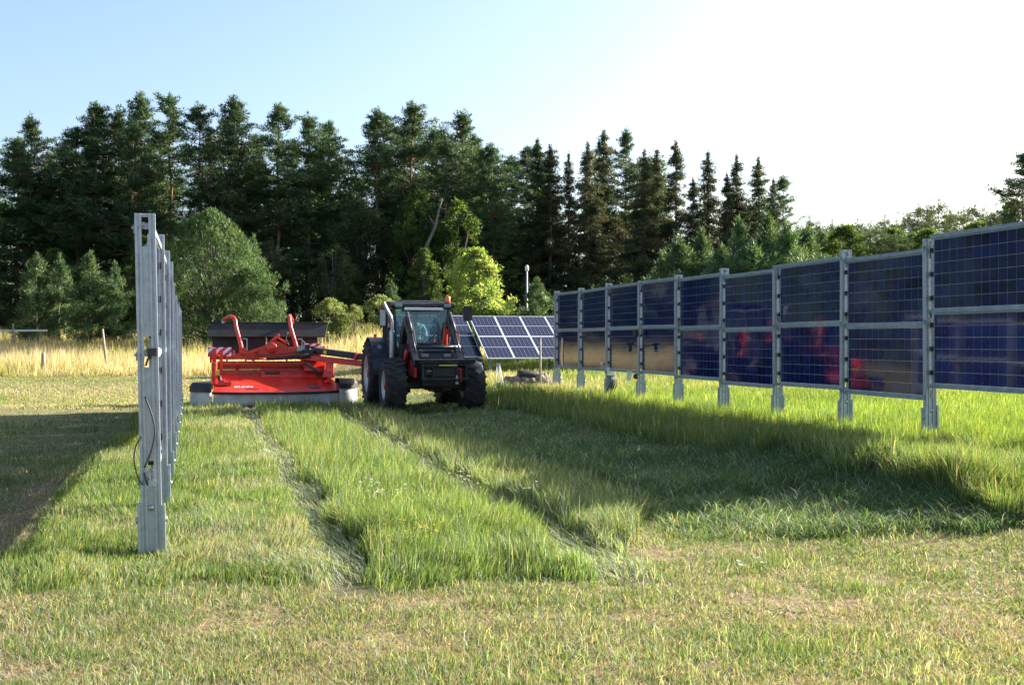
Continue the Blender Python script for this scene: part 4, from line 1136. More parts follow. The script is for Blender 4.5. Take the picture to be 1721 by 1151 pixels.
# ------------------------------------------------------------------ trees
def clumps(rs, c, rad, n, ln, wd, up=.3, cols=((.03, .055, .02),), jit=.35, outward=.5, droop=0.0):
    """needle or leaf triangles spread through ellipsoids: c (K,3) centres, rad (K,3) radii, n per clump"""
    K = len(c)
    d = rs.normal(size=(K, n, 3)); d /= np.linalg.norm(d, axis=2, keepdims=True)
    off = d * (rs.rand(K, n, 1) ** .5) * rad[:, None, :]
    p = c[:, None, :] + off
    dr = rs.normal(size=(K, n, 3)); dr /= np.linalg.norm(dr, axis=2, keepdims=True)
    dr = dr * (1 - outward) + d * outward
    dr[..., 2] += up - droop
    dr /= np.linalg.norm(dr, axis=2, keepdims=True)
    s = np.cross(dr, rs.normal(size=(K, n, 3))); s /= np.linalg.norm(s, axis=2, keepdims=True)
    L_ = ln * rs.uniform(.6, 1.25, (K, n, 1)); W_ = wd * rs.uniform(.6, 1.3, (K, n, 1))
    a, b, t = p - s * W_ / 2, p + s * W_ / 2, p + dr * L_
    N = K * n
    V = np.concatenate([a.reshape(-1, 3), b.reshape(-1, 3), t.reshape(-1, 3)])
    i = np.arange(N)
    ck = np.array(cols)[rs.choice(len(cols), K)] * (1 + jit * (rs.rand(K, 1) * 2 - 1))
    C = (ck[:, None, :] * (1 + .3 * (rs.rand(K, n, 1) * 2 - 1))).reshape(-1, 3)
    return V, np.stack([i, i + N, i + 2 * N], 1), np.concatenate([C, C, C])

def trunk_mesh(rs, h, r, wob, bark, branches=(), n=7):
    m = MB()
    k = 9
    px_, py_ = np.cumsum(rs.normal(0, wob, k)), np.cumsum(rs.normal(0, wob, k))
    pts = [(px_[i] if i else 0, py_[i] if i else 0, h * i / (k - 1) - (.3 if i == 0 else 0)) for i in range(k)]
    m.tube(pts, [max(.02, r * (1 - .88 * (i / (k - 1)) ** .8) * (1.25 if i == 0 else 1)) for i in range(k)], n)
    for (p0, p1, p2, rb) in branches: m.tube([p0, p1, p2], [rb, rb * .7, rb * .25], 4, cap=False)
    def ax(z):
        t = np.clip(z / h, 0, 1) * (k - 1); i = np.minimum(t.astype(int), k - 2); f = t - i
        qx = np.array([p[0] for p in pts]); qy = np.array([p[1] for p in pts])
        return qx[i] * (1 - f) + qx[i + 1] * f, qy[i] * (1 - f) + qy[i + 1] * f
    return m, ax

PINE_C = ((.052, .098, .045), (.064, .118, .050), (.042, .080, .041), (.088, .138, .055))
SPR_C = ((.054, .074, .036), (.070, .082, .036), (.098, .084, .042), (.046, .066, .034))
YNG_C = ((.095, .165, .078), (.115, .185, .086), (.078, .140, .066), (.135, .205, .10))

def pine_proto(seed, h=20., width=2.3, cb=.30, gap=.25, nb=120):
    """irregular crown: branches at every height, each carrying flat sprays of needles"""
    rs = np.random.RandomState(seed)
    br, cc, rr = [], [], []
    _, ax = trunk_mesh(np.random.RandomState(seed), h, .24, .10, None)
    holes = [(rs.uniform(0, 6.28), rs.uniform(cb, .9)) for _ in range(int(6 + gap * 20))]
    ga = 0
    for k in range(nb):
        t = cb + (.985 - cb) * ((k + rs.rand()) / nb) ** .92
        ga += 2.4 + rs.normal(0, .5); az = ga % 6.283
        if any(abs((az - a + 3.14) % 6.28 - 3.14) < .6 and abs(t - q) < .045 for a, q in holes): continue
        env = width * (.50 + 1.0 * float(vnoise(np.array([az * .9 + seed]), np.array([t * 8.]), seed)[0])) * min(1., (1.01 - t) ** .74 * 1.55 + .04) * (.45 + .55 * min(1, (t - cb + .10) / .22))
        L_ = env * (rs.uniform(.55, 1.15) if rs.rand() > .12 else rs.uniform(1.2, 1.75))
        el = rs.normal(.02 + .5 * max(0, t - .45), .14)
        z0 = t * h; axx, axy = ax(np.array([z0]))
        p0 = np.array([axx[0], axy[0], z0]); dv = np.array([math.cos(az), math.sin(az), 0]); sd = np.array([-dv[1], dv[0], 0])
        p1 = p0 + dv * L_ * .55 + np.array([0, 0, math.tan(el) * L_ * .55 - .05 * L_]); p2 = p0 + dv * L_ + np.array([0, 0, math.tan(el) * L_ + .10 * L_])
        br.append((tuple(p0), tuple(p1), tuple(p2), .025 + .02 * L_ / width))
        for j in range(int(3 + L_ * 4.2)):
            f = rs.uniform(.22, 1.06)
            c = p0 + (p1 - p0) * (f / .55) if f < .55 else p1 + (p2 - p1) * ((f - .55) / .45)
            c = c + sd * rs.normal(0, .20 * L_ * (1.15 - abs(f - .7))) + np.array([0, 0, rs.normal(.06, .10)])
            q = rs.uniform(.20, .44); cc.append(c); rr.append((q, q, q * rs.uniform(.28, .6)))
    for k in range(8):
        z = h * (.945 + .06 * k / 7); axx, axy = ax(np.array([min(z, h * .999)])); s_ = .36 - .22 * k / 7
        cc.append(np.array([axx[0], axy[0], z]) + rs.normal(0, .08, 3)); rr.append((s_, s_, .3))
    m, _ = trunk_mesh(np.random.RandomState(seed), h, .24, .10, None, br)
    return m.mesh('trunk', M['bark_pine']), clumps(rs, np.array(cc), np.array(rr), 22, .26, .075, .3, PINE_C)

def spruce_proto(seed, h=20., width=2.2, brown=.3):
    rs = np.random.RandomState(seed)
    cc, rr, br = [], [], []
    z = h * .05
    while z < h * .985:
        t = z / h
        env = width * min((1.02 - t) ** .95, .80) * (.75 + .35 * rs.rand()) + .12
        for k in range(rs.randint(5, 8)):
            az = rs.uniform(0, 6.283); L_ = env * rs.uniform(.6, 1.15)
            dv = np.array([math.cos(az), math.sin(az), 0])
            p0 = np.array([0, 0, z + rs.normal(0, .1)]); p2 = p0 + dv * L_ + np.array([0, 0, -.28 * L_ + .35 * (t > .85) * L_]); p1 = p0 + dv * L_ * .6 + np.array([0, 0, -.22 * L_])
            br.append((tuple(p0), tuple(p1), tuple(p2), .03))
            ncl = max(1, int(1.2 + L_ * 2.1))
            for j in range(ncl):
                f = .25 + .8 * (j + rs.rand()) / ncl
                cc.append(p0 + (p2 - p0) * f + np.array([0, 0, -.10])); q = rs.uniform(.28, .50); rr.append((q, q, q * .6))
        z += h / 40 * rs.uniform(.8, 1.25)
    for k in range(6): cc.append(np.array([0, 0, h * (.95 + .055 * k / 5)])); rr.append((.12, .12, .3))
    m, _ = trunk_mesh(rs, h, .26, .02, None, br)
    cols = SPR_C if brown else PINE_C
    return m.mesh('trunk', M['bark_grey']), clumps(rs, np.array(cc), np.array(rr), 36, .28, .08, 0, cols, droop=.45)

def young_proto(seed, h=5., width=1.5, stems=1, cols=YNG_C, n=55, conic=.78, rings=15):
    """bushy young conifer with upright shoots"""
    rs = np.random.RandomState(seed)
    cc, rr, br = [], [], []
    for sidx in range(stems):
        sx, sy = (0, 0) if sidx == 0 else rs.normal(0, width * .45, 2)
        hs = h * (1 if sidx == 0 else rs.uniform(.45, .9)); ws = width * (1 if stems == 1 else rs.uniform(.5, .8))
        z = .05 * hs
        while z < hs * .97:
            t = z / hs
            env = ws * (1.03 - t) ** conic * min(1, .55 + 2.2 * t) * rs.uniform(.8, 1.1)
            for k in range(rs.randint(5, 8)):
                az = rs.uniform(0, 6.283); L_ = env * rs.uniform(.55, 1.12)
                p0 = np.array([sx, sy, z]); p2 = p0 + np.array([math.cos(az) * L_, math.sin(az) * L_, .35 * L_]); p1 = (p0 + p2) / 2 + np.array([0, 0, -.06 * L_])
                br.append((tuple(p0), tuple(p1), tuple(p2), .018))
                ncl = max(1, int(1 + L_ * 2.4))
                for j in range(ncl):
                    f = .35 + .7 * (j + rs.rand()) / ncl
                    cc.append(p0 + (p2 - p0) * f); q = rs.uniform(.16, .30); rr.append((q * .8, q * .8, q * 1.15))
            z += hs / rings * rs.uniform(.8, 1.2)
        for k in range(5): cc.append(np.array([sx, sy, hs * (.92 + .10 * k / 4)])); rr.append((.10, .10, .22))
    m, _ = trunk_mesh(rs, h * .95, .10 if stems == 1 else .14, .02, None, br, 6)
    return m.mesh('trunk', M['bark_grey']), clumps(rs, np.array(cc), np.array(rr), n, .17, .045, .75, cols)

def broad_proto(seed, h=5., width=1.7, cols=((.10, .17, .035), (.13, .20, .04), (.17, .22, .05)), n=60, bottom=.08, ln=.13, wd=.085, K=260, bark='bark_grey', airy=0.):
    rs = np.random.RandomState(seed)
    cc, rr, br = [], [], []
    lobes = [(rs.uniform(0, 6.283), rs.uniform(bottom, .95), rs.uniform(.6, 1.1)) for _ in range(16)]
    for k in range(K):
        la, lz, lr = lobes[rs.randint(16)]
        t = np.clip(lz + rs.normal(0, .10), bottom, 1.0)
        env = width * math.sin(math.pi * min(.98, max(.06, (t - bottom) / (1 - bottom) * .86 + .12))) ** .7 * lr
        az = la + rs.normal(0, .55); r_ = env * rs.uniform(.35, 1.0) ** .6
        c = np.array([math.cos(az) * r_, math.sin(az) * r_, t * h])
        cc.append(c); q = rs.uniform(.20, .38) * (h / 5) ** .4; rr.append((q, q, q * .8))
        if k % 5 == 0: br.append(((0, 0, max(.1, c[2] * .45)), tuple(c * np.array([.5, .5, .75])), tuple(c), .03 * (h / 5) ** .5))
    m, _ = trunk_mesh(rs, h * .85, .09 * h / 5, .03, None, br, 6)
    return m.mesh('trunk', M[bark]), clumps(rs, np.array(cc), np.array(rr), n, ln, wd, .1, cols)

PR = {}
def proto(kind, i, fn, h0, mt, **kw):
    tm, crown = fn(**kw)
    co = soup('crown', *crown, M[mt]); cm = co.data; bpy.data.objects.remove(co)
    PR.setdefault(kind, []).append((tm, cm, h0))
for i, (wd, cb, gp, nb) in enumerate(((3.5, .26, .38, 160), (3.1, .42, .45, 120), (3.9, .20, .3, 185), (2.9, .50, .42, 100), (3.5, .15, .36, 165), (2.5, .58, .42, 80))):
    proto('pine', i, pine_proto, 20., 'needle', seed=100 + i, width=wd, cb=cb, gap=gp, nb=nb)
for i, wd in enumerate((3.9, 4.3, 3.4)):
    proto('spruce', i, spruce_proto, 20., 'needle', seed=200 + i, width=wd)
proto('greenspruce', 0, spruce_proto, 20., 'needle', seed=230, width=4.2, brown=0)
for i, wd in enumerate((1.55, 1.8, 1.4)):
    proto('young', i, young_proto, 5., 'needle', seed=300 + i, width=wd)
def dome_proto(seed, h=7.4, width=3.6, K=1500, n=26, cols=((.092, .165, .062), (.112, .190, .070), (.072, .135, .052), (.14, .215, .085))):
    """large leafy dome, wider at the foot, its surface broken into upright shoots"""
    rs = np.random.RandomState(seed); cc, rr, br = [], [], []
    lob = [(rs.uniform(0, 6.28), rs.uniform(.05, .95), rs.uniform(.25, .6), rs.uniform(.62, 1.28)) for _ in range(55)]
    for k in range(K):
        t = rs.rand() ** 1.1; az = rs.uniform(0, 6.283)
        R_ = width * (1 - t ** 2.1) ** .72 * min(1, .72 + 1.6 * t)
        for (a, q, s_, m_) in lob:
            d = ((az - a + 3.14) % 6.28 - 3.14) ** 2 / s_ ** 2 + (t - q) ** 2 / .012
            if d < 1: R_ *= 1 + (m_ - 1) * (1 - d) ** .6
        r_ = R_ * rs.uniform(.55, 1.03) ** .5
        c = np.array([math.cos(az) * r_, math.sin(az) * r_, .05 + t * h * .97]); cc.append(c)
        q = rs.uniform(.14, .27); rr.append((q * .8, q * .8, q * 1.4))
        if k % 14 == 0: br.append(((0, 0, c[2] * .4), tuple(c * np.array([.5, .5, .7])), tuple(c), .03))
    m, _ = trunk_mesh(rs, h * .8, .14, .03, None, br, 6)
    return m.mesh('trunk', M['bark_grey']), clumps(rs, np.array(cc), np.array(rr), n, .18, .055, .7, cols)
proto('bigbush', 0, dome_proto, 7.4, 'needle', seed=320)
MID_C = ((.075, .115, .050), (.090, .130, .056), (.064, .10, .047))
for i in range(2):
    proto('midpine', i, young_proto, 12., 'needle', seed=340 + i, h=12., width=2.9 + .5 * i, cols=MID_C, n=30, conic=.5, rings=26)
proto('lime', 0, broad_proto, 5., 'leaf', seed=400, width=1.75, cols=((.24, .34, .11), (.28, .37, .12), (.20, .29, .09), (.33, .39, .15)), K=330)
for i in range(2):
    proto('broad', i, broad_proto, 9., 'leaf', seed=410 + i, h=9., width=2.3, cols=((.07, .12, .032), (.09, .15, .04), (.125, .19, .05), (.055, .10, .03)), K=300, n=60, ln=.17, wd=.11, bottom=.12)
proto('grey', 0, broad_proto, 9., 'leaf', seed=430, h=9., width=2.0, cols=((.075, .105, .055), (.09, .12, .06), (.06, .09, .05)), K=300, n=60, ln=.16, wd=.09, bottom=.05)
proto('shrub', 0, broad_proto, 2.6, 'leaf', seed=440, h=2.6, width=1.5, cols=((.17, .22, .10), (.21, .26, .12), (.14, .19, .085)), K=170, n=50, ln=.12, wd=.05, bottom=.02)

def tree(kind, i, px, topy, Y, sxy, label, name, group=None, rz=None, base=None):
    tm, cm, h0 = PR[kind][i % len(PR[kind])]
    X = at(px, Y); zb = tz(X, Y)
    s = (hz(topy, Y) - zb) / (h0 * 1.01)
    r = random.Random(int(px * 7 + topy))
    root = empty(name, (X, Y, zb), r.uniform(0, 6.28) if rz is None else rz)
    root.scale = (s * sxy, s * sxy, s)
    tag(root, label, 'bush' if name in ('shrub', 'bush') else 'tree', group)
    link_mesh('trunk', tm, root); link_mesh('crown', cm, root)
    return root

GP, GS, GY_, GF = 'tall pines of the forest edge', 'tall dark spruces of the forest edge', 'young conifers in front of the forest', 'distant trees on the horizon'
for a in [
    ('pine', 2, 20, 232, 84, 1.23, 'broad pine cut by the left edge of the picture'),
    ('pine', 0, 54, 196, 86, 1.06, 'pine with a loose ragged top, second from the left edge'),
    ('pine', 4, 128, 214, 84, 1.06, 'lower pine crown left of the twin topped pine'),
    ('pine', 2, 171, 172, 85, 1.06, 'dense tall pine with a pointed top above the row of four young conifers'),
    ('pine', 0, 197, 184, 88, 0.90, 'pine close behind the pointed one, its top slightly lower'),
    ('pine', 4, 222, 204, 83, 0.84, 'narrow lighter green pine above the grey end post'),
    ('pine', 2, 246, 158, 87, 0.95, 'tall pine with a rounded top straight above the end post'),
    ('pine', 5, 296, 158, 86, 1.06, 'thin pine with a bare orange trunk and sky showing around it'),
    ('pine', 1, 327, 174, 84, 1.06, 'pine with a flat layered crown right of the thin bare trunked pine'),
    ('pine', 2, 404, 164, 85, 1.06, 'tall pine rising behind the right slope of the big round bush'),
    ('pine', 0, 388, 216, 82, 0.95, 'shorter pine in front of the tall one behind the big bush'),
    ('pine', 3, 466, 174, 84, 1.18, 'slim high crowned pine with a long bare trunk above the mower hood'),
    ('pine', 0, 519, 194, 85, 1.06, 'pine with wide side branches above the right end of the mower'),
    ('pine', 2, 551, 206, 87, 0.95, 'pine whose long branch reaches right into the sky gap'),
    ('pine', 1, 628, 184, 84, 1.12, 'pine leaning over the sky gap above the tractor cab'),
    ('pine', 4, 652, 196, 88, 1.01, 'pine filling in behind the one over the tractor cab'),
    ('pine', 2, 698, 170, 85, 1.06, 'tallest pine of the middle, behind the pale dead trunk'),
    ('pine', 0, 778, 189, 85, 1.23, 'rounded wide pine above the lime green tree'),
    ('pine', 4, 748, 232, 82, 1.01, 'lower pine between the tallest one and the rounded one'),
    ('pine', 2, 832, 243, 82, 1.18, 'pine with drooping dark right flank above the lime green tree'),
    ('pine', 0, 1052, 219, 88, 0.90, 'smooth topped greener tree among the brown spruces'),
    ('pine', 4, 1318, 295, 80, 0.95, 'last pine of the forest edge, its branches reaching right into open sky'),
    ('pine', 0, 1722, 255, 74, 1.18, 'dark pine cut by the right edge of the picture'),
    ('pine', 2, 1700, 338, 78, 1.23, 'low dark tree beside the pine at the right edge'),
]: tree(*a, 'pine_tree', GP)
for px, ty in ((88, 262), (112, 240), (150, 214), (268, 226), (352, 236), (432, 228), (440, 262), (492, 238), (535, 236), (590, 330), (676, 214), (728, 214), (806, 226), (862, 262), (878, 246)):
    tree('pine', px % 6, px, ty, 91 + px % 5, 1.05, 'pine of the second rank, half hidden behind the tall front pines', 'pine_tree', 'second rank pines behind the front crowns')
for a in [
    ('greenspruce', 0, 903, 234, 84, 1.22, 'broad spruce with a split top standing behind the lamp pole'),
    ('spruce', 1, 925, 244, 82, 1.22, 'brown shaded spruce right of the lamp pole'),
    ('spruce', 2, 956, 258, 90, 0.98, 'thin spire of a spruce showing in the dip left of the highest spruces'),
    ('spruce', 0, 988, 240, 83, 1.22, 'brownish spruce left of the highest spruce'),
    ('spruce', 1, 1014, 220, 85, 1.16, 'highest spruce of the right half with a dense blunt top'),
    ('spruce', 0, 1083, 252, 82, 1.22, 'spruce with a bent tip right of the smooth topped tree'),
    ('spruce', 2, 1104, 252, 88, 1.22, 'narrow spruce just behind the bent tip one'),
    ('spruce', 1, 1136, 237, 83, 1.10, 'sharply pointed spruce with a sunlit right edge'),
    ('spruce', 2, 1190, 256, 86, 1.34, 'open branched spruce with sky on both sides of its tip'),
    ('spruce', 0, 1238, 261, 84, 1.10, 'spruce with a needle thin leader, third from the right end'),
    ('spruce', 1, 1222, 292, 82, 0.98, 'shorter spruce pressed against the needle thin one'),
    ('spruce', 2, 1275, 264, 83, 1.34, 'second last spruce, slender with a spiky top'),
    ('spruce', 0, 1300, 300, 81, 1.10, 'stout low spruce below the slender spiky one'),
    ('spruce', 1, 1165, 300, 80, 1.10, 'shorter brown spruce below the sharply pointed one'),
]: tree(*a, 'spruce_tree', GS)
for a in [
    ('young', 0, 62, 432, 62, 1.20, 'leftmost of four young conifers above the dry grass'),
    ('young', 1, 100, 434, 63, 1.14, 'second of four young conifers, paler and narrow'),
    ('young', 2, 151, 430, 62, 1.56, 'third of four young conifers, tallest and palest green'),
    ('young', 1, 193, 446, 62, 1.08, 'fourth of four young conifers, nearest to the end post'),
    ('young', 2, 425, 404, 66, 1.20, 'small pointed conifer peeping over the right slope of the big bush'),
    ('young', 0, 658, 476, 64, 1.20, 'small young conifer just left of the tractor roof'),
    ('young', 1, 903, 473, 51, 1.50, 'small young spruce beside the thin lamp pole'),
    ('young', 2, 1243, 377, 51, 1.20, 'slim young conifer with a tall leader above the panels'),
    ('young', 1, 1180, 394, 52, 1.32, 'pointed young conifer behind the fourth panel bay'),
    ('young', 0, 1290, 370, 51, 1.38, 'bushy light green conifer in the middle of the young stand'),
    ('young', 1, 1322, 384, 50, 1.44, 'round sided young conifer right of the bushy light one'),
    ('young', 0, 1140, 408, 51, 1.56, 'wide young conifer at the left end of the stand over the panels'),
    ('young', 1, 1112, 430, 52, 1.32, 'low young conifer left of the stand, half in shade'),
    ('young', 2, 1214, 420, 49, 1.56, 'low young conifer hidden to its shoulders behind the panels'),
    ('young', 0, 1265, 412, 49, 1.56, 'short wide conifer below the slim one with the tall leader'),
    ('young', 2, 1356, 392, 53, 1.68, 'pale conifer under the last pine of the forest edge'),
]: tree(*a, 'young_conifer', GY_)
tree('bigbush', 0, 355, 351, 61, 1.0, 'large round sunlit bush like conifer behind the mower and left posts', 'conifer_tree')
tree('bigbush', 0, 418, 448, 60, 1.0, 'lower lobe of pale conifer growth on the right of the large round one', 'conifer_tree', rz=2.0)
tree('lime', 0, 800, 424, 51, 1.0, 'bright lime green round tree behind the tilted solar table', 'broadleaf_tree')
tree('broad', 0, 708, 325, 78, 1.0, 'sunlit broadleaf crown left of the pale dead trunk', 'broadleaf_tree')
tree('broad', 1, 772, 340, 77, 1.0, 'sunlit broadleaf crown right of the pale dead trunk', 'broadleaf_tree')
tree('broad', 1, 712, 420, 73, 1.0, 'low leafy tree directly behind the tractor roof', 'broadleaf_tree')
tree('grey', 0, 606, 300, 80, 1.1, 'greyish hanging birch below the sky gap left of the tractor', 'birch_tree')
tree('grey', 0, 560, 390, 74, 1.2, 'dull grey green tree in the shade above the mower drawbar', 'birch_tree', rz=1.0)
tree('grey', 0, 468, 380, 76, 1.2, 'dull shaded tree right of the large round conifer', 'birch_tree', rz=3.0)
tree('broad', 0, 235, 400, 74, 1.2, 'shaded broadleaf tree behind the top of the grey end post', 'broadleaf_tree', rz=.6)
tree('broad', 1, 90, 420, 76, 1.3, 'shaded broadleaf tree behind the four young conifers', 'broadleaf_tree', rz=2.2)
tree('shrub', 0, 556, 506, 60, 1.0, 'pale silvery shrub behind the mower drawbar', 'shrub')
tree('shrub', 0, 596, 516, 60.5, 1.0, 'pale shrub just left of the tractor cab', 'shrub', rz=2.0)
tree('shrub', 0, 640, 500, 63, 1.1, 'darker shrub behind the left side of the tractor cab', 'shrub', rz=4.0)

# distant trees on the right horizon
hzn = [(1360, 368), (1378, 378), (1398, 374), (1416, 380), (1440, 372), (1462, 376), (1486, 366), (1508, 372), (1528, 362), (1545, 345), (1562, 360), (1578, 338), (1598, 358), (1620, 349), (1640, 343), (1658, 360), (1676, 352), (1692, 362), (1340, 380)]
lab = {1545: 'distant pine with a clear pointed top standing over the fourth panel bay', 1578: 'highest distant tree with a thin bare leader above the panels', 1620: 'thin distant tree between two bushier ones near the right edge', 1640: 'distant tree with a bare spire left of the right edge pine', 1440: 'distant round crowned tree above the panel with the red reflection'}
for k, (px, ty) in enumerate(hzn):
    r = random.Random(px)
    tree('midpine', k, px, ty, r.uniform(100, 125), r.uniform(1.3, 1.9), lab.get(px, 'small distant conifer on the low horizon above the right panels'), 'distant_tree', GF)
for k in range(24):
    r = random.Random(k * 5 + 1); px = 1330 + k * 18 + r.uniform(-8, 8)
    tree(('midpine', 'broad', 'midpine', 'bigbush')[k % 4], k // 2, px, 392 + r.uniform(-16, 12), r.uniform(74, 92), (1.5, 1.3, 1.6, 1.0)[k % 4], 'lower conifer in the green belt below the distant horizon trees', 'distant_tree', 'lower belt of trees above the right panels')

# the mass of the wood behind the first trees and unseen off to the left: trunks and shaded crowns that read as one
parts = []
rs = np.random.RandomState(77)
tb = MB()
for k in range(112):
    px = rs.uniform(-120, 1340); Y = rs.uniform(91, 104)
    X = at(px, Y)
    if k >= 66: q_ = (k - 66) / 46; X, Y = (-46 + 34 * q_ - 18 * q_ * q_) + rs.normal(0, .8), 82 - 54 * q_ + rs.normal(0, 1.0)  # unseen trees run forward at left, placed to darken the panels' reflections
    zb = tz(X, Y); h = (rs.uniform(9, 14.5) * (1 if px < 1200 else .8)) if k < 66 else rs.uniform(14, 19)
    kk = 70 if k < 66 else 110
    t = rs.rand(kk) ** .8
    rad = rs.uniform(1.7, 2.6) * (1.05 - t) ** .5
    az = rs.uniform(0, 6.283, kk)
    c = np.stack([X + np.cos(az) * rad * rs.rand(kk), Y + np.sin(az) * rad * rs.rand(kk), zb + .3 + t * h], 1)
    parts.append(clumps(rs, c, np.tile([[.85, .85, .6]], (kk, 1)), 40, .36, .13, .1, PINE_C))
    tb.tube([(X, Y, zb - .3), (X, Y, zb + h)], [.2, .03], 5)
fw = soup('forest', *merge(parts), M['needle'])
tag(fw, 'dark mass of the wood behind the first row of tall trees and unseen off to the left', 'forest', kind='stuff')
tw = tb.build('trunks', M['bark_grey'], fw); tw['kind'] = 'stuff'
# undergrowth along the forest foot
parts = []
for k in range(120):
    px = rs.uniform(-60, 1420); Y = rs.uniform(72, 90)
    X = at(px, Y); zb = tz(X, Y); h = rs.uniform(1.6, 4.5); kk = 26
    c = np.stack([X + rs.normal(0, .9, kk), Y + rs.normal(0, .9, kk), zb + rs.rand(kk) * h], 1)
    parts.append(clumps(rs, c, np.tile([[.45, .45, .4]], (kk, 1)), 34, .22, .12, .2, ((.04, .065, .022), (.03, .05, .02), (.055, .08, .028))))
tag(soup('undergrowth', *merge(parts), M['leaf']), 'dark undergrowth along the foot of the forest', 'undergrowth', kind='stuff')

# pale dead trunk leaning in front of the pines
X, Y = at(714, 76), 76.
dt = tag(empty('dead_tree', (X, Y, tz(X, Y))), 'bare pale dead trunk leaning right among the broadleaf crowns', 'tree')
m = MB(); z0 = tz(X, Y)
pts = [(0, 0, -.2), (.0, 0, hz(470, Y) - z0), (.1, 0, hz(415, Y) - z0), (.7, 0, hz(382, Y) - z0), (1.0, 0, hz(350, Y) - z0), (1.2, .1, hz(333, Y) - z0)]
m.tube(pts, [.16, .13, .12, .10, .06, .02], 7); m.build('trunk', M['bark_pale'], dt)
for (a, b) in ((((.72, 0, hz(381, Y) - z0)), (.25, .1, hz(362, Y) - z0)), (((1.0, 0, hz(350, Y) - z0)), (1.45, 0, hz(352, Y) - z0))):
    m = MB(); m.tube([a, b], [.06, .02], 5); m.build('branch', M['bark_pale'], dt)

# ------------------------------------------------------------------ small things
# lamp pole
X, Y = at(885.5, 55), 55.
g = tz(X, Y)
lp = tag(empty('lamp_pole', (X, Y, g)), 'thin white pole with a small lamp head in front of the dark spruces', 'lamp pole')
m = MB(); m.tube([(0, 0, -.2), (0, 0, hz(456, Y) - g)], [.055, .04], 8); m.build('pole', M['rim'], lp)
zt = hz(456, Y) - g
m = MB(); m.lathe([(.001, zt), (.06, zt), (.09, zt + .06), (.09, zt + .22), (.05, zt + .30), (.001, zt + .31)], 12, 'z'); m.build('lamp_head', M['white'], lp)
m = MB(); m.box((.07, -.03, zt - 1.25), (.12, .1, .16)); m.build('control_box', M['plastic'], lp, .01)
# fence posts on the dry bank
for px, yb, yt, Y, lab_ in ((176, 612, 553, 50, 'tall thin leaning wooden fence post in the dry grass'), (73, 614, 593, 49, 'short stubby wooden post low in the dry grass'), (22, 566, 544, 60, 'wooden post at the pale rail by the left edge')):
    X = at(px, Y); g = tz(X, Y)
    o = tag(empty('fence_post', (X, Y, g)), lab_, 'fence post', 'old wooden posts in the dry grass')
    m = MB(); h = hz(yt, Y) - g
    m.tube([(.12 if px == 176 else 0, 0, -.3), (0, 0, h * .5), (-.10 if px == 176 else 0, 0, h)], [.06, .058, .05] if px != 73 else [.09, .09, .085], 7); m.build('post', M['wood'], o)
X0, X1, Y = at(-60, 60), at(76, 60), 60.
o = tag(empty('rail', (X0, Y, hz(556, Y))), 'pale horizontal rail fixed along the bank at the left edge', 'rail')
m = MB(); m.bar((0, 0, 0), (X1 - X0, .3, .02), .06, .11); m.build('bar', M['white'], o, .01)
for xx in (.3, (X1 - X0) * .62):
    m = MB(); m.tube([(xx, .1, -1.5), (xx, .1, -.06)], .045, 6); m.build('support', M['wood'], o)
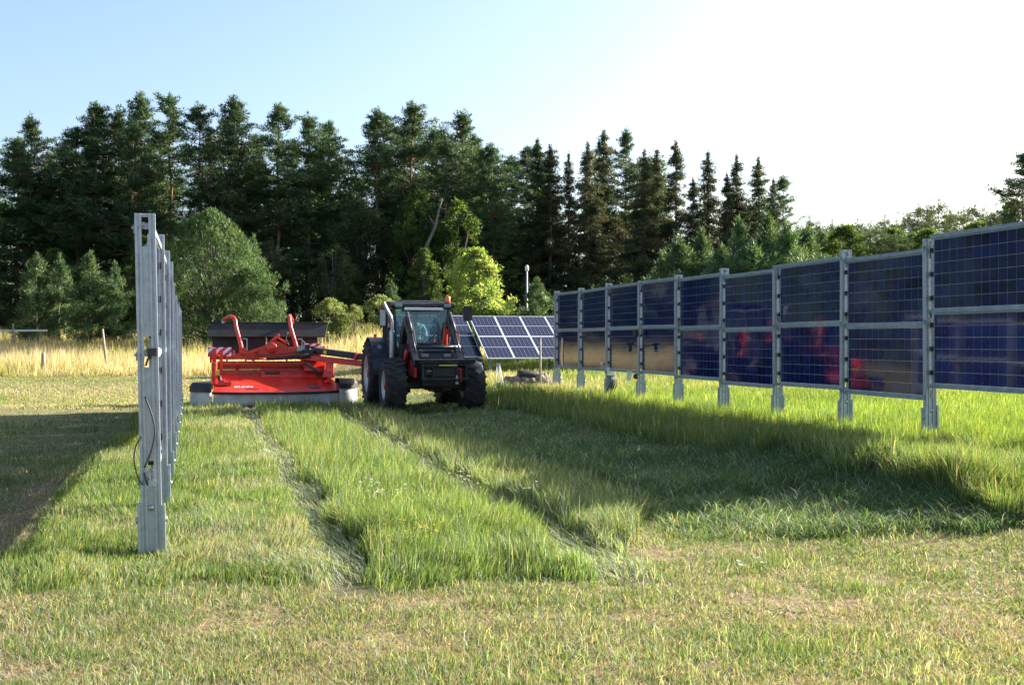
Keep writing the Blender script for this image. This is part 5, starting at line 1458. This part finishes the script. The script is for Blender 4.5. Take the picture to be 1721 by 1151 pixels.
# dirt pile with stones
X, Y = at(893, 33.2), 33.2; g = tz(X, Y)
pile = tag(empty('dirt_pile', (X, Y, g)), 'low heap of dug soil and stones beside the far end of the panels', 'dirt pile')
bm = bmesh.new(); bmesh.ops.create_icosphere(bm, subdivisions=4, radius=1)
for v in bm.verts:
    nz = float(fbm(np.array([v.co.x * 1.3 + 5]), np.array([v.co.y * 1.3 + v.co.z]), 2.2, 11)[0])
    v.co = Vector((v.co.x * 1.0 * (.8 + .5 * nz), v.co.y * .7 * (.8 + .5 * nz), max(-.1, v.co.z * .34 * (.45 + 1.2 * nz))))
me = bpy.data.meshes.new('soil'); bm.to_mesh(me); bm.free(); me.materials.append(M['soil']); link_mesh('soil', me, pile)
rks = []
for k in range(3):
    bm = bmesh.new(); bmesh.ops.create_icosphere(bm, subdivisions=2, radius=1); rr_ = random.Random(k)
    for v in bm.verts: v.co *= rr_.uniform(.78, 1.12)
    me = bpy.data.meshes.new('rock'); bm.to_mesh(me); bm.free(); me.materials.append(M['rock']); rks.append(me)
rr_ = random.Random(8)
for k in range(30):
    a = rr_.uniform(0, 6.28); d = rr_.uniform(.3, 1.05)
    o = link_mesh('rock', rks[k % 3], pile, (math.cos(a) * d * .95, math.sin(a) * d * .7 - .1, .30 * (1.05 - d) + .08), (rr_.uniform(0, 3), rr_.uniform(0, 3), 0))
    s_ = rr_.uniform(.06, .15); o.scale = (s_ * 1.3, s_, s_ * .8)
m = MB(); m.tube([(-.28, 0, .0), (.30, .05, .02)], [.17, .16], 14); m.box((.0, -.12, .05), (.4, .1, .1))
tag(m.build('black_tarp_roll', M['plastic'], None, .02, (X - .12, Y - .2, g + .34), (0, .1, .2)), 'black plastic bundle lying on top of the dirt pile', 'plastic roll')
X, Y = at(908, 32.6), 32.6
m = MB(); m.tube([(0, 0, -.3), (.0, 0, hz(568, Y) - tz(X, Y))], [.035, .03], 7)
tag(m.build('wooden_stake', M['wood'], None, 0, (X, Y, tz(X, Y))), 'upright wooden stake behind the dirt pile', 'stake')
for px, Y, lab_, dx in ((840, 32.2, 'thin white two legged trestle left of the dirt pile', .14), (923, 31.6, 'thin pale leaning rod at the right end of the dirt pile', 0)):
    X = at(px, Y); g = tz(X, Y); h = hz(612, Y) - g
    o = tag(empty('trestle' if dx else 'leaning_rod', (X, Y, g)), lab_, 'trestle' if dx else 'rod')
    if dx:
        for s in (-1, 1):
            m = MB(); m.tube([(s * dx, s * .08, -.05), (-.05 + s * .03, 0, h)], .016, 6); m.build('leg', M['white'], o)
        m = MB(); m.tube([(dx * .5, .3, -.05), (-.04, 0, h)], .016, 6); m.build('leg', M['white'], o)
        m = MB(); m.box((-.04, 0, h), (.12, .05, .05)); m.build('top_plate', M['white'], o)
    else:
        m = MB(); m.tube([(.12, 0, -.05), (-.08, 0, h)], .014, 6); m.build('bar', M['rim'], o)
        m = MB(); m.tube([(-.08, 0, h), (-.02, .02, h + .05)], .012, 5); m.build('hook', M['rim'], o)
